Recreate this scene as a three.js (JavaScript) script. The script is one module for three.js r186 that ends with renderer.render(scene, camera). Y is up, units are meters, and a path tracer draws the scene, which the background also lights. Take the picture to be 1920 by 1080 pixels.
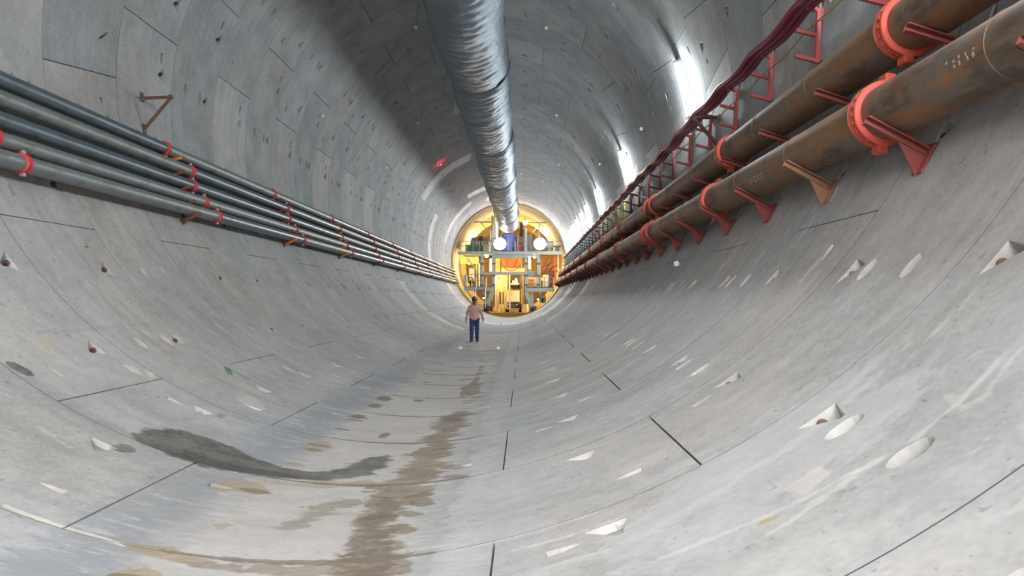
import * as THREE from 'three';
import { RectAreaLightUniformsLib } from 'three/addons/lights/RectAreaLightUniformsLib.js';
import { mergeGeometries } from 'three/addons/utils/BufferGeometryUtils.js';
import { RoundedBoxGeometry } from 'three/addons/geometries/RoundedBoxGeometry.js';
import { MarchingCubes } from 'three/addons/objects/MarchingCubes.js';

// ------------------------------------------------------------------ camera, sky, exposure
const scene = new THREE.Scene();
const renderer = new THREE.WebGLRenderer({ antialias: true });
renderer.toneMapping = THREE.LinearToneMapping;
renderer.toneMappingExposure = 1.0;
renderer.shadowMap.enabled = true;
RectAreaLightUniformsLib.init();

const F = 1380, VX = 982, VY = 563;           // focal length and the vanishing point of the tunnel, in photo pixels
const R = 5.7;                                // inner radius of the lining; the invert is y = 0, the axis is x = 0, y = R
const CAM = new THREE.Vector3(1.482, 1.71, 0);
const camera = new THREE.PerspectiveCamera(2 * Math.atan(540 / F) * 180 / Math.PI, 1920 / 1080, 0.05, 400);
camera.position.copy(CAM);
camera.rotation.order = 'YXZ';
camera.rotation.set(Math.atan((VY - 540) / F), Math.atan((VX - 960) / F), 0);
scene.add(camera);

scene.background = new THREE.Color(0xf6f4f3);  // overcast daylight, which enters by the open portal behind the camera
scene.backgroundIntensity = 26;
const TUBE = { color: 0xf2fbff, power: 560, glow: 14 };       // fluorescent wall lamps
const PORTAL = -9.4;                             // the open mouth of the tunnel, in a deep pit behind the camera
const LAMP_AT = [-2.4, 2.8, 8, 18.3, 29.2, 39.3, 46, 50, 54, 58, 62, 66, 70];
const WARM = 0xffd183, FLOOD = 0xf6f4ff;

// ------------------------------------------------------------------ helpers
const rad = Math.PI / 180;
function mulberry(a) { return () => { a |= 0; a = a + 0x6D2B79F5 | 0; let t = Math.imul(a ^ a >>> 15, 1 | a); t = t + Math.imul(t ^ t >>> 7, 61 | t) ^ t; return ((t ^ t >>> 14) >>> 0) / 4294967296; }; }
const rnd = mulberry(20177);
const used = new Map();
function numbered(n) { const k = used.get(n) || 0; used.set(n, k + 1); return k ? n + '_' + String(k).padStart(3, '0') : n; }
function tag(o, label, category, group, kind) { o.userData.label = label; if (category) o.userData.category = category; if (group) o.userData.group = group; if (kind) o.userData.kind = kind; return o; }
function thing(name, label, category, group, pos = [0, 0, 0]) {
  const g = new THREE.Group(); g.name = numbered(name); g.position.set(...pos); scene.add(g);
  return tag(g, label, category, group);
}
function mesh(name, geo, mat, parent) {
  const m = new THREE.Mesh(Array.isArray(geo) ? merge(geo) : geo, mat); m.name = name; m.castShadow = m.receiveShadow = true; parent.add(m); return m;
}
function top(name, geo, mat, label, category, group, kind) {
  const m = mesh(numbered(name), geo, mat, scene); return tag(m, label, category, group, kind);
}
function merge(list) {
  const l = list.map(g => { const q = g.index ? g.toNonIndexed() : g; for (const k of Object.keys(q.attributes)) if (!['position', 'normal', 'uv'].includes(k)) q.deleteAttribute(k); return q; });
  return mergeGeometries(l, false);
}
function bx(w, h, d, x = 0, y = 0, z = 0, rx = 0, ry = 0, rz = 0) {
  const g = new THREE.BoxGeometry(w, h, d); if (rx) g.rotateX(rx); if (ry) g.rotateY(ry); if (rz) g.rotateZ(rz); g.translate(x, y, z); return g;
}
function rbx(w, h, d, r, x = 0, y = 0, z = 0, rx = 0, ry = 0, rz = 0) {
  const g = new RoundedBoxGeometry(w, h, d, 2, r); if (rx) g.rotateX(rx); if (ry) g.rotateY(ry); if (rz) g.rotateZ(rz); g.translate(x, y, z); return g;
}
const V = (x, y, z) => new THREE.Vector3(x, y, z);
function rod(a, b, r, seg = 10, r2 = r) {               // round bar from a to b
  const d = b.clone().sub(a), g = new THREE.CylinderGeometry(r2, r, d.length(), seg, 1);
  g.applyQuaternion(new THREE.Quaternion().setFromUnitVectors(V(0, 1, 0), d.clone().normalize()));
  g.translate((a.x + b.x) / 2, (a.y + b.y) / 2, (a.z + b.z) / 2); return g;
}
function bar(a, b, w, h) {                              // square bar from a to b, w across in the xy plane, h in z
  const d = b.clone().sub(a), g = new THREE.BoxGeometry(w, d.length(), h);
  g.applyQuaternion(new THREE.Quaternion().setFromUnitVectors(V(0, 1, 0), d.clone().normalize()));
  g.translate((a.x + b.x) / 2, (a.y + b.y) / 2, (a.z + b.z) / 2); return g;
}
function tube(pts, r, seg = 8, n = pts.length * 4) { return new THREE.TubeGeometry(new THREE.CatmullRomCurve3(pts), n, r, seg, false); }
// a photo pixel on the lining: station d along the tunnel and angle th (degrees from the invert, positive to the east side)
function onLining(px, py, r = R) {
  const u = (px - VX) / F, v = (VY - py) / F, cx = -CAM.x, cy = R - CAM.y, a = u * u + v * v, b = -2 * (u * cx + v * cy), c = cx * cx + cy * cy - r * r;
  const d = (-b + Math.sqrt(b * b - 4 * a * c)) / (2 * a);
  return { d, th: Math.atan2(u * d - cx, -(v * d - cy)) / rad };
}
const at = (px, py, d) => V(CAM.x + (px - VX) * d / F, CAM.y + (VY - py) * d / F, -d);
const cyl = (th, d, r = R) => V(r * Math.sin(th * rad), R - r * Math.cos(th * rad), -d);
// a frame on the wall: local x runs up the lining, local y points to the tunnel axis, local z to the camera
function onWall(o, th, d, r = R) { o.position.copy(cyl(th, d, r)); o.rotation.z = th * rad; return o; }

// ------------------------------------------------------------------ textures
function makeNoise(seed) {
  const r = mulberry(seed), P = new Float32Array(65536); for (let i = 0; i < 65536; i++) P[i] = r();
  return (x, y, px = 256, py = 256) => {                 // tileable value noise
    const xi = Math.floor(x), yi = Math.floor(y), fx = x - xi, fy = y - yi;
    const x0 = ((xi % px) + px) % px, x1 = (x0 + 1) % px, y0 = ((yi % py) + py) % py, y1 = (y0 + 1) % py;
    const sx = fx * fx * (3 - 2 * fx), sy = fy * fy * (3 - 2 * fy);
    const a = P[y0 * 256 + x0], b = P[y0 * 256 + x1], c = P[y1 * 256 + x0], d = P[y1 * 256 + x1];
    return a + (b - a) * sx + (c - a) * sy + (a - b - c + d) * sx * sy;
  };
}
const N1 = makeNoise(11), N2 = makeNoise(52), N3 = makeNoise(97);
const clamp = (v, a = 0, b = 1) => v < a ? a : v > b ? b : v;
const sstep = (a, b, v) => { const t = clamp((v - a) / (b - a)); return t * t * (3 - 2 * t); };
function dataTex(w, h, fill, srgb = true, repeat = true) {
  const data = new Uint8Array(w * h * 4), c = [0, 0, 0];
  for (let y = 0; y < h; y++) for (let x = 0; x < w; x++) {
    fill(x, y, c); const i = (y * w + x) * 4; data[i] = clamp(c[0], 0, 255); data[i + 1] = clamp(c[1], 0, 255); data[i + 2] = clamp(c[2], 0, 255); data[i + 3] = 255;
  }
  const t = new THREE.DataTexture(data, w, h, THREE.RGBAFormat);
  if (srgb) t.colorSpace = THREE.SRGBColorSpace;
  t.magFilter = THREE.LinearFilter; t.minFilter = THREE.LinearMipmapLinearFilter; t.generateMipmaps = true;
  t.wrapS = t.wrapT = repeat ? THREE.RepeatWrapping : THREE.ClampToEdgeWrapping; t.needsUpdate = true; return t;
}
// bare concrete, in metres: s along the circumference, d along the tunnel
function concreteTone(s, d, out) {
  const big = N1(s * .45, d * .45) - .5, mid = N2(s * 2.1, d * 2.1) - .5, fine = N3(s * 9, d * 9) - .5, grain = N1(s * 38, d * 38) - .5, streak = N2(s * .8, d * 9) - .5;
  const v = 162 + big * 18 + mid * 15 + fine * 11 + grain * 12 + streak * 10;
  const pit = N3(s * 27, d * 27) > .93 ? -22 : 0, tint = (N2(s * .7 + 40, d * .7) - .5) * 9;
  out[0] = v + pit + tint * .6 + 2; out[1] = v + pit; out[2] = v + pit - tint * .7 - 2;
}
const concreteMap = dataTex(1024, 1024, (x, y, c) => {       // 6.4 m of lining, tileable
  const s = x / 160, d = y / 160;
  const big = N1(x / 256 * 3, y / 256 * 3, 12, 12) - .5, mid = N2(x / 64, y / 64, 16, 16) - .5, fine = N3(x / 16, y / 16, 64, 64) - .5, grain = N1(x / 4, y / 4, 256, 256) - .5, streak = N2(x / 128, y / 8, 8, 128) - .5;
  const v = 161 + big * 17 + mid * 14 + fine * 9 + grain * 12 + streak * 10, pit = N3(x / 5.333, y / 5.333, 192, 192) > .94 ? -20 : 0, tint = (N2(x / 128 + 3, y / 128, 8, 8) - .5) * 9;
  c[0] = v + pit + tint * .6 - 1; c[1] = v + pit + 1; c[2] = v + pit - tint * .7 + 1;
});
const grainMap = dataTex(512, 512, (x, y, c) => { const v = 128 + (N1(x / 2, y / 2, 256, 256) - .5) * 120 + (N2(x / 16, y / 16, 32, 32) - .5) * 90; c[0] = c[1] = c[2] = v; }, false);

// the trodden invert: mud, oil, tyre tracks and scuffs, each traced where it lies on the lining
const HALF = 103;                                             // degrees either side of the invert that the floor sheets cover
function floorSheet(W, H, d0, d1, paint) {
  const n = W * H, C = [new Float32Array(n), new Float32Array(n), new Float32Array(n)], t = [0, 0, 0];
  const S = x => ((x + .5) / W * 2 - 1) * HALF * rad * R, D = y => d0 + (y + .5) / H * (d1 - d0);
  for (let y = 0; y < H; y++) for (let x = 0; x < W; x++) { concreteTone(S(x) + 40, D(y) + 7, t); const i = y * W + x; C[0][i] = t[0]; C[1][i] = t[1]; C[2][i] = t[2]; }
  const uvOf = (th, d) => [(th / HALF + 1) / 2 * W, (d - d0) / (d1 - d0) * H];
  // fill a polygon (texel coordinates), soften it, roughen its edge with noise and blend a colour over what lies there
  function fillPoly(P, col, amount, soft = 3, rough = .5, scale = 12, aniso = 1) {
    let x0 = 1e9, x1 = -1e9, y0 = 1e9, y1 = -1e9;
    for (const [x, y] of P) { x0 = Math.min(x0, x); x1 = Math.max(x1, x); y0 = Math.min(y0, y); y1 = Math.max(y1, y); }
    const m = Math.ceil(soft * 3) + 2; x0 = Math.max(0, Math.floor(x0) - m); y0 = Math.max(0, Math.floor(y0) - m); x1 = Math.min(W - 1, Math.ceil(x1) + m); y1 = Math.min(H - 1, Math.ceil(y1) + m);
    const w = x1 - x0 + 1, h = y1 - y0 + 1; if (w < 2 || h < 2) return;
    let M = new Float32Array(w * h);
    for (let y = 0; y < h; y++) {
      const yy = y + y0 + .5, xs = [];
      for (let i = 0; i < P.length; i++) { const a = P[i], b = P[(i + 1) % P.length]; if ((a[1] > yy) !== (b[1] > yy)) xs.push(a[0] + (yy - a[1]) / (b[1] - a[1]) * (b[0] - a[0])); }
      xs.sort((a, b) => a - b);
      for (let k = 0; k + 1 < xs.length; k += 2) for (let x = Math.max(0, Math.round(xs[k] - x0)); x < Math.min(w, Math.round(xs[k + 1] - x0)); x++) M[y * w + x] = 1;
    }
    const r = Math.max(1, Math.round(soft));
    for (let pass = 0; pass < 2; pass++) {
      const T = new Float32Array(w * h);
      for (let y = 0; y < h; y++) { let s = 0; for (let x = -r; x < w; x++) { if (x + r < w) s += M[y * w + x + r]; if (x - r - 1 >= 0) s -= M[y * w + x - r - 1]; if (x >= 0) T[y * w + x] = s / (2 * r + 1); } }
      const U = new Float32Array(w * h);
      for (let x = 0; x < w; x++) { let s = 0; for (let y = -r; y < h; y++) { if (y + r < h) s += T[(y + r) * w + x]; if (y - r - 1 >= 0) s -= T[(y - r - 1) * w + x]; if (y >= 0) U[y * w + x] = s / (2 * r + 1); } }
      M = U;
    }
    for (let y = 0; y < h; y++) for (let x = 0; x < w; x++) {
      const k = M[y * w + x]; if (k < .02) continue;
      const X = x + x0, Y = y + y0, nz = N1(X / scale, Y / scale * aniso) * .55 + N2(X / scale * 3, Y / scale * 3 * aniso) * .3 + N3(X / 2.5, Y / 2.5) * .15 - .5;
      const a = sstep(.28, .72, k + nz * rough * 2) * amount * (.82 + .36 * (N3(X / 5, Y / 5) - .5) + .3 * (N2(X / 23, Y / 23) - .5));
      const i = Y * W + X, b = clamp(a); for (let q = 0; q < 3; q++) C[q][i] += (col[q] - C[q][i]) * b;
    }
  }
  const pix = (pts, ...o) => fillPoly(pts.map(([px, py]) => { const q = onLining(px, py); return uvOf(q.th, q.d); }), ...o);
  const pixLine = (pts, wid, ...o) => {                       // a traced line with a width in metres
    const q = pts.map(([px, py]) => { const e = onLining(px, py); return [e.th, e.d]; }); band(q, wid, ...o);
  };
  function band(q, wid, ...o) {
    const A = [], B = [];
    for (let i = 0; i < q.length; i++) {
      const a = q[Math.max(0, i - 1)], b = q[Math.min(q.length - 1, i + 1)]; let tx = (b[0] - a[0]) * rad * R, ty = b[1] - a[1]; const l = Math.hypot(tx, ty) || 1; tx /= l; ty /= l;
      const w = (Array.isArray(wid) ? wid[Math.min(i, wid.length - 1)] : wid) / 2;
      A.push(uvOf(q[i][0] - ty * w / R / rad, q[i][1] + tx * w)); B.push(uvOf(q[i][0] + ty * w / R / rad, q[i][1] - tx * w));
    }
    fillPoly(A.concat(B.reverse()), ...o);
  }
  function spot(th, d, ws, wd, col, amount, soft = 2, rough = .5, scale = 8) {
    const P = []; for (let i = 0; i < 18; i++) { const a = i / 18 * 2 * Math.PI; P.push(uvOf(th + Math.cos(a) * ws / 2 / R / rad, d + Math.sin(a) * wd / 2)); } fillPoly(P, col, amount, soft, rough, scale);
  }
  paint({ pix, pixLine, band, spot, fillPoly, uvOf, C, W, H, S, D });
  return dataTex(W, H, (x, y, c) => { const i = y * W + x; c[0] = C[0][i]; c[1] = C[1][i]; c[2] = C[2][i]; }, true, false);
}
const MUD = [112, 98, 82], MUDD = [92, 81, 70], TAN = [150, 132, 108], OIL = [74, 71, 66], TRACK = [150, 153, 158], WHITE = [204, 203, 200], DUSTB = [176, 166, 152];
const NEAR0 = .8, NEAR1 = 12.8, MID1 = 36.8;
const prn = mulberry(77);
function commonInvert(k, d0, d1) {
  // pale dusty strip, tyre tracks and the mud line along the invert
  const steps = (th, w) => { const q = []; for (let d = d0 - .5; d <= d1 + .5; d += .5) q.push([th(d), d]); return [q, w]; };
  k.band(...steps(d => 0 + Math.sin(d * .7) * .3, 1.9), [190, 184, 176], .5, 10, .7, 40);
  for (const o of [-1.3, .2, 1.6]) k.band(...steps(d => -12.6 + o + Math.sin(d * .9 + o) * .6, .5), [128, 131, 136], .34, 7, 1.25, 24, 3);
  for (const o of [-.6, .7]) k.band(...steps(d => 8.9 + o + Math.sin(d * .8 + o) * .45, .3), [134, 137, 142], .32, 6, 1.2, 20, 3);
  k.band(...steps(d => 10.6, .25), WHITE, .3, 6, .9, 20);
  k.band(...steps(d => 13.5, .5), [160, 164, 168], .35, 8, .9, 20);
}
function scrapes(k, d0, d1, n) {                              // scuffs and scrape lines that run around the lining
  for (let i = 0; i < n; i++) {
    const th = (prn() < .62 ? 12 + prn() * 44 : -14 - prn() * 40), d = d0 + prn() * (d1 - d0), L = 1.5 + prn() * 9, w = .015 + prn() * prn() * .12;
    const c = prn() < .55 ? WHITE : prn() < .6 ? [148, 149, 152] : DUSTB; const sl = (prn() - .5) * .25;
    k.band([[th, d], [th + L / 2, d + sl * .5], [th + L, d + sl]], [w * .4, w, w * .3], c, .25 + prn() * .5, 2, .9, 10);
  }
}
const floorNear = floorSheet(2048, 2048, NEAR0, NEAR1, k => {
  for (let i = 0; i < 260; i++) k.spot((prn() - .5) * 120, NEAR0 + prn() * 12, .1 + prn() * prn() * 1.6, .06 + prn() * prn() * .5, prn() < .5 ? [184, 182, 178] : prn() < .6 ? [142, 143, 146] : [158, 150, 140], .12 + prn() * .3, 4 + prn() * 6, 1.1, 10 + prn() * 16);
  commonInvert(k, NEAR0, NEAR1);
  scrapes(k, NEAR0, NEAR1, 150);
  // dusty scraped fan on the east side
  k.pix([[1080, 1040], [1300, 880], [1480, 760], [1620, 690], [1720, 700], [1640, 800], [1420, 940], [1200, 1060]], [192, 191, 190], .45, 14, .9, 26);
  k.pixLine([[1000, 1075], [1180, 1010], [1400, 880], [1560, 770], [1690, 650]], [.04, .12, .06, .1, .04], WHITE, .32, 3, 1.2, 16);
  k.pixLine([[1130, 1080], [1320, 1010], [1560, 900], [1690, 830], [1800, 740], [1880, 650]], [.015, .025, .03, .025, .03, .02], WHITE, .55, 1.5, .9, 12);
  k.pixLine([[1760, 740], [1800, 760], [1830, 750], [1880, 680]], .05, [196, 190, 183], .5, 2, 1, 8);
  k.pix([[1460, 915], [1530, 870], [1558, 880], [1500, 925]], [196, 190, 184], .7, 2, .5, 8);
  k.pixLine([[1415, 980], [1455, 962]], .05, [170, 132, 90], .8, 1.5, .5, 6);
  k.pixLine([[1640, 720], [1700, 690], [1760, 630]], .1, [140, 140, 142], .5, 4, .8, 12);
  k.pixLine([[1570, 690], [1640, 620], [1720, 560]], .12, [142, 141, 142], .45, 4, .8, 12);
  // white grout squeezed out of the ring joint
  k.pixLine([[0, 950], [60, 972], [125, 993], [180, 1008], [240, 1026]], .045, [214, 206, 192], .85, 1.2, .35, 8);
  k.pixLine([[810, 1034], [900, 1020], [1020, 988], [1140, 950]], .02, WHITE, .8, 1.2, .5, 8);
  // mud line beside the invert
  k.pix([[600, 1080], [640, 1010], [680, 950], [720, 905], [770, 860], [805, 815], [830, 785], [842, 770], [880, 770], [868, 795], [850, 820], [838, 850], [820, 880], [800, 905], [770, 940], [752, 975], [755, 1010], [780, 1080]], MUD, .82, 8, 1.0, 34);
  k.pix([[640, 1080], [672, 1000], [715, 930], [748, 935], [730, 990], [735, 1080]], MUDD, .6, 6, .9, 14);
  for (const [x, y, w, h] of [[790, 940, 26, 9], [755, 990, 26, 10], [770, 962, 22, 6], [845, 874, 30, 4], [855, 893, 26, 4], [845, 806, 18, 4], [850, 786, 18, 5], [880, 728, 16, 4], [890, 742, 18, 4], [895, 715, 16, 4], [720, 747, 14, 5], [702, 761, 14, 4], [672, 781, 15, 4], [785, 751, 10, 2], [722, 815, 9, 4], [715, 819, 9, 3]])
    k.pix([...Array(14)].map((_, i) => [x + Math.cos(i / 14 * 6.283) * w, y + Math.sin(i / 14 * 6.283) * h]), MUD, .85, 2.5, .5, 9);
  k.pix([[380, 912], [420, 905], [480, 905], [510, 920], [490, 930], [430, 920]], TAN, .75, 3, .5, 10);
  k.pix([[220, 1020], [320, 1025], [380, 1048], [420, 1055], [330, 1055], [260, 1040]], TAN, .85, 3, .5, 10);
  k.pix([[210, 1075], [270, 1065], [310, 1075], [300, 1080], [215, 1080]], TAN, .8, 3, .5, 10);
  k.pix([[560, 835], [610, 825], [625, 840], [585, 850]], TAN, .7, 3, .6, 10);
  k.pix([[520, 985], [600, 945], [660, 930], [690, 940], [600, 970], [540, 1000]], MUD, .55, 6, .9, 14);
  k.pix([[330, 1055], [450, 1050], [560, 1060], [640, 1050], [700, 1070], [600, 1080], [400, 1070]], MUD, .6, 5, .9, 14);
  k.pix([[400, 985], [430, 978], [438, 986], [410, 996]], TAN, .6, 2, .5, 8);
  for (let j = 1; j < 6; j++) for (const th of [-8.5, 5.9]) { const d = .8 + 2 * j; k.spot(th, d + 1.55, .3, .13, MUD, .85, 2, .4, 8); if (prn() < .7) k.spot(th, d + 1.31, .24, .12, MUD, .8, 2, .4, 8); if (prn() < .6) k.spot(th, d + .6, .24, .12, prn() < .5 ? MUD : TAN, .75, 2, .4, 8); }
  // mud caught in the ring joints across the invert
  for (let j = 2; j <= 6; j++) { const d = .8 + 2 * j; k.band([[-9.5, d + .03], [-4, d + .01], [1, d], [6, d], [9.5, d]], [.03, .07, .1, .08, .03], MUD, .85, 2, .6, 10); }
  k.pixLine([[560, 895], [640, 905], [740, 905], [790, 900]], .1, TAN, .6, 3, .7, 9);
  // the dark wet oil stain
  k.pix([[243, 818], [262, 806], [330, 807], [400, 825], [440, 840], [470, 856], [520, 876], [600, 886], [660, 872], [700, 856], [728, 852], [726, 874], [690, 892], [600, 902], [520, 894], [440, 884], [380, 872], [330, 856], [280, 840]], OIL, .88, 7, .5, 18);
  k.pix([[300, 850], [380, 876], [480, 892], [580, 900], [520, 884], [420, 868], [350, 846]], [62, 58, 52], .7, 6, .7, 12);
  k.pix([[300, 826], [340, 820], [370, 832], [350, 842], [316, 838]], [118, 115, 110], .55, 5, .7, 10);
  k.pix([[205, 838], [225, 833], [250, 840], [256, 848], [230, 851], [210, 847]], [80, 74, 69], .8, 3, .4, 8);
  k.pixLine([[420, 903], [520, 906], [620, 912], [700, 900]], .12, TAN, .6, 4, .7, 9);
  // marks on the west side
  k.pix([[0, 679], [18, 680], [48, 695], [60, 707], [40, 705], [8, 690]], [84, 82, 82], .9, 1.5, .35, 6);
  k.pix([[416, 686], [430, 692], [435, 704], [424, 702]], [70, 104, 84], .9, 1, .2, 6);
  k.pixLine([[424, 691], [466, 712]], .05, [92, 116, 100], .8, 1, .3, 6);
  k.pix([[228, 688], [245, 684], [262, 704], [240, 698]], [212, 208, 198], .8, 1.5, .7, 6); k.pix([[268, 697], [288, 700], [282, 712]], [212, 208, 198], .8, 1.5, .7, 6);
  k.pix([[475, 640], [500, 645], [560, 672], [600, 680], [540, 676]], [196, 186, 174], .75, 3, .8, 8); k.pix([[520, 648], [545, 646], [580, 668], [550, 664]], [200, 190, 178], .7, 3, .8, 8);
  k.pix([[60, 640], [85, 632], [100, 650], [78, 660]], [176, 160, 138], .6, 4, .8, 8);
  k.pix([[440, 745], [470, 742], [500, 768], [470, 770]], [202, 198, 186], .5, 3, .8, 8);
  k.pix([[402, 781], [408, 776], [422, 780], [415, 786]], [128, 116, 108], .8, 1, .2, 5);
  k.pixLine([[60, 625], [160, 618], [330, 600], [480, 590]], .05, [150, 151, 152], .5, 2, .6, 8);
});
const floorMid = floorSheet(2048, 1024, NEAR1, MID1, k => {
  commonInvert(k, NEAR1, MID1);
  scrapes(k, NEAR1, MID1, 170);
  for (let j = 6; j <= 17; j++) {
    const d = .8 + 2 * j; k.band([[-9.5, d + .03], [-4, d + .01], [1, d], [6, d], [9.5, d]], [.03, .09, .14, .1, .03], MUD, .8, 2, .6, 10);
    for (let q = 0; q < 6; q++) k.spot((prn() < .6 ? 4.5 : -7) + (prn() - .5) * 4, d + (prn() - .3) * 1.5, .15 + prn() * .4, .08 + prn() * .2, prn() < .6 ? MUD : TAN, .75, 2, .5, 7);
  }
  k.band([...Array(9)].map((_, i) => [5 - i * .1, 12.5 + i * .8]), [.3, .26, .4, .2, .1], MUD, .75, 4, .9, 12);
  k.pix([[700, 700], [900, 700], [880, 650], [800, 655]], [158, 154, 152], .4, 6, .8, 14);
});
// one picture of rust, dirt and old paint for the slurry pipes: u around, v along
const rustMap = dataTex(512, 1024, (x, y, c) => {
  const u = x / 512, v = y / 1024 * 6, a = N1(u * 16, v * 3, 16, 18), b = N2(u * 40, v * 9, 40, 54), f = N3(x / 3, y / 3, 170, 256), st = N1(u * 6, v * 14 + Math.sin(u * 6.283) * .3, 6, 84);
  const rust = sstep(.35, .75, a * .6 + b * .25 + st * .25), dark = sstep(.55, .85, N2(u * 7 + 3, v * 2, 7, 12) * .7 + b * .3), ring = sstep(.85, .95, N3(u * 3, v * 10, 3, 60)) * .6;
  const base = [112 + f * 14, 98 + f * 12, 86 + f * 10], ru = [132 + b * 24, 92 + b * 14, 62 + b * 8];
  for (let i = 0; i < 3; i++) { let q = base[i] + (ru[i] - base[i]) * rust * .8; q += ([70, 63, 58][i] - q) * dark * .6; q += ([156, 138, 116][i] - q) * ring * .35; c[i] = q; }
});
const galvMap = dataTex(256, 512, (x, y, c) => {             // dull galvanised pipe with dirt and green-brown patches
  const a = N1(x / 32, y / 32, 8, 16), b = N2(x / 8, y / 16, 32, 32), f = N3(x / 2, y / 2, 128, 256), dirt = sstep(.5, .85, a * .6 + b * .4);
  c[0] = 116 + f * 14 + b * 12 - dirt * 14; c[1] = 122 + f * 14 + b * 12 - dirt * 24; c[2] = 124 + f * 14 + b * 12 - dirt * 44;
});
const foilMap = dataTex(512, 512, (x, y, c) => { const w = N1(x / 64, y / 6, 8, 85) * .5 + N2(x / 30, y / 3, 17, 170) * .3 + N3(x / 9, y / 5, 56, 102) * .2; c[0] = c[1] = c[2] = 255 * w; }, false);

// ------------------------------------------------------------------ materials
const std = (color, roughness = .7, metalness = 0, more = {}) => new THREE.MeshStandardMaterial({ color, roughness, metalness, ...more });
const grainRep = (a, b) => { const t = grainMap.clone(); t.repeat.set(a, b); t.needsUpdate = true; return t; };
const concreteGrain = grainRep(5, 5);
const M = {
  concrete: [0xffffff, 0xf6f6f7, 0xf1f2f3, 0xfaf8f5].map(c => std(c, .82, 0, { map: concreteMap, bumpMap: concreteGrain, bumpScale: .0012 })),
  glazed: std(0xf6f6fa, .62, 0, { map: concreteMap, bumpMap: concreteGrain, bumpScale: .001 }),
  near: std(0xffffff, .8, 0, { map: floorNear, bumpMap: grainRep(14, 10), bumpScale: .0015 }),
  mid: std(0xffffff, .72, 0, { map: floorMid, bumpMap: grainRep(14, 18), bumpScale: .0015 }),
  backing: std(0x57585a, .95),
  bolt: std(0x7a5a50, .6, .4), rustPipe: std(0xffffff, .62, .25, { map: rustMap }), galv: std(0xffffff, .45, .35, { map: galvMap }), galvB: std(0xc9d6e4, .36, .4, { map: galvMap }),
  redPaint: std(0xcc5646, .6), redClamp: std(0xc4383c, .55), redRack: std(0xb8585a, .65), maroonRack: std(0x74393f, .65), armRed: std(0x8c4640, .7), armRust: std(0x9a6f58, .75),
  pin: std(0x7c4a34, .8), pinNew: std(0xd98330, .6), steelRust: std(0x6b5048, .75, .2), yellowRack: std(0xb9a544, .65), tealRack: std(0x4f6a70, .65),
  cable: std(0x842e44, .42), black: std(0x1c1c1e, .6), wire: std(0xa8904a, .6), foil: new THREE.MeshPhysicalMaterial({ color: 0x7f8992, roughness: .46, metalness: .6, bumpMap: foilMap, bumpScale: .03 }),
  housing: std(0xd9dcdc, .5), tubeGlow: std(0xffffff, .5, 0, { emissive: TUBE.color, emissiveIntensity: TUBE.glow }), white: std(0xf4f4f2, .5), redGlow: std(0xff6a80, .5, 0, { emissive: 0xff2448, emissiveIntensity: 9 }),
  gantry: std(0xa9aea6, .6), gantryDark: std(0x565f62, .65), steel: std(0x9a9ca0, .5, .5), cream: std(0xe8deba, .6), yellow: std(0xd8c284, .6), brown: std(0xa88c60, .8),
  green: std(0x5c8064, .6), mauve: std(0x9c8f90, .6), maroon: std(0x4a3438, .6), blue: std(0x6874b0, .5), pink: std(0xd8406c, .5), grey: std(0x9aa0a4, .6), dark: std(0x2e2a28, .7), orange: std(0xd08040, .7), redHose: std(0xd85a38, .6), lime: std(0xd6e04a, .6),
  floodGlow: std(0xffffff, .5, 0, { emissive: FLOOD, emissiveIntensity: 30 }), warmGlow: std(0xffffff, .5, 0, { emissive: 0xffe6b0, emissiveIntensity: 16 }), rubber: std(0x17171a, .85), glass: new THREE.MeshPhysicalMaterial({ color: 0xffffff, transmission: 1, thickness: 0, roughness: .05 }),
};

// ------------------------------------------------------------------ the lining: rings of nine precast segments
const U = 14.4, BASE = -1.3, RING = 2.0, D0 = .8;             // a segment spans three units of 14.4 degrees, the key one
function keyUnit(j) {
  const known = { 5: 19, 7: 7, 9: 7, 11: 13, 13: 7, 12: 8, 14: 11 };
  if (known[j] !== undefined) return known[j];
  return ((j % 2) + 2) % 2 ? [13, 7, 13, 19][(j * 7 + 3 & 3)] : [14, 14, 8, 11][(j * 5 + 1 & 3)];
}
function pocketLoop(type, flip, full = 1) {                             // outline and floor of a pocket; x up the lining, z towards the camera
  const L = [], Fl = [];
  if (type === 'bolt') { const p = [[-.145, -.085], [.135, -.085], [.08, .15], [.04, .15]]; const q = [[-.1, -.06, .108], [.1, -.06, .108], [.072, .12, .012], [.046, .12, .012]]; p.forEach(v => L.push(v)); q.forEach(v => Fl.push(v)); }
  else if (type === 'oval') for (let i = 0; i < 14; i++) { const a = i / 14 * 2 * Math.PI; L.push([Math.cos(a) * .13, Math.sin(a) * .075]); Fl.push([Math.cos(a) * .07 + .015, Math.sin(a) * .042, .09]); }
  else for (const [x, z, dp] of [[-.108, -.046, .1], [-.108, .046, .1], [.02, .036, .05], [.105, .014, .006], [.105, -.014, .006], [.02, -.036, .05]]) { L.push([x * flip, z]); Fl.push([x * flip * .93, z * .8, dp]); }
  if (full < 1) for (const f of Fl) f[2] *= full;                // partly filled with grout and dust
  return { L, Fl };
}
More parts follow.
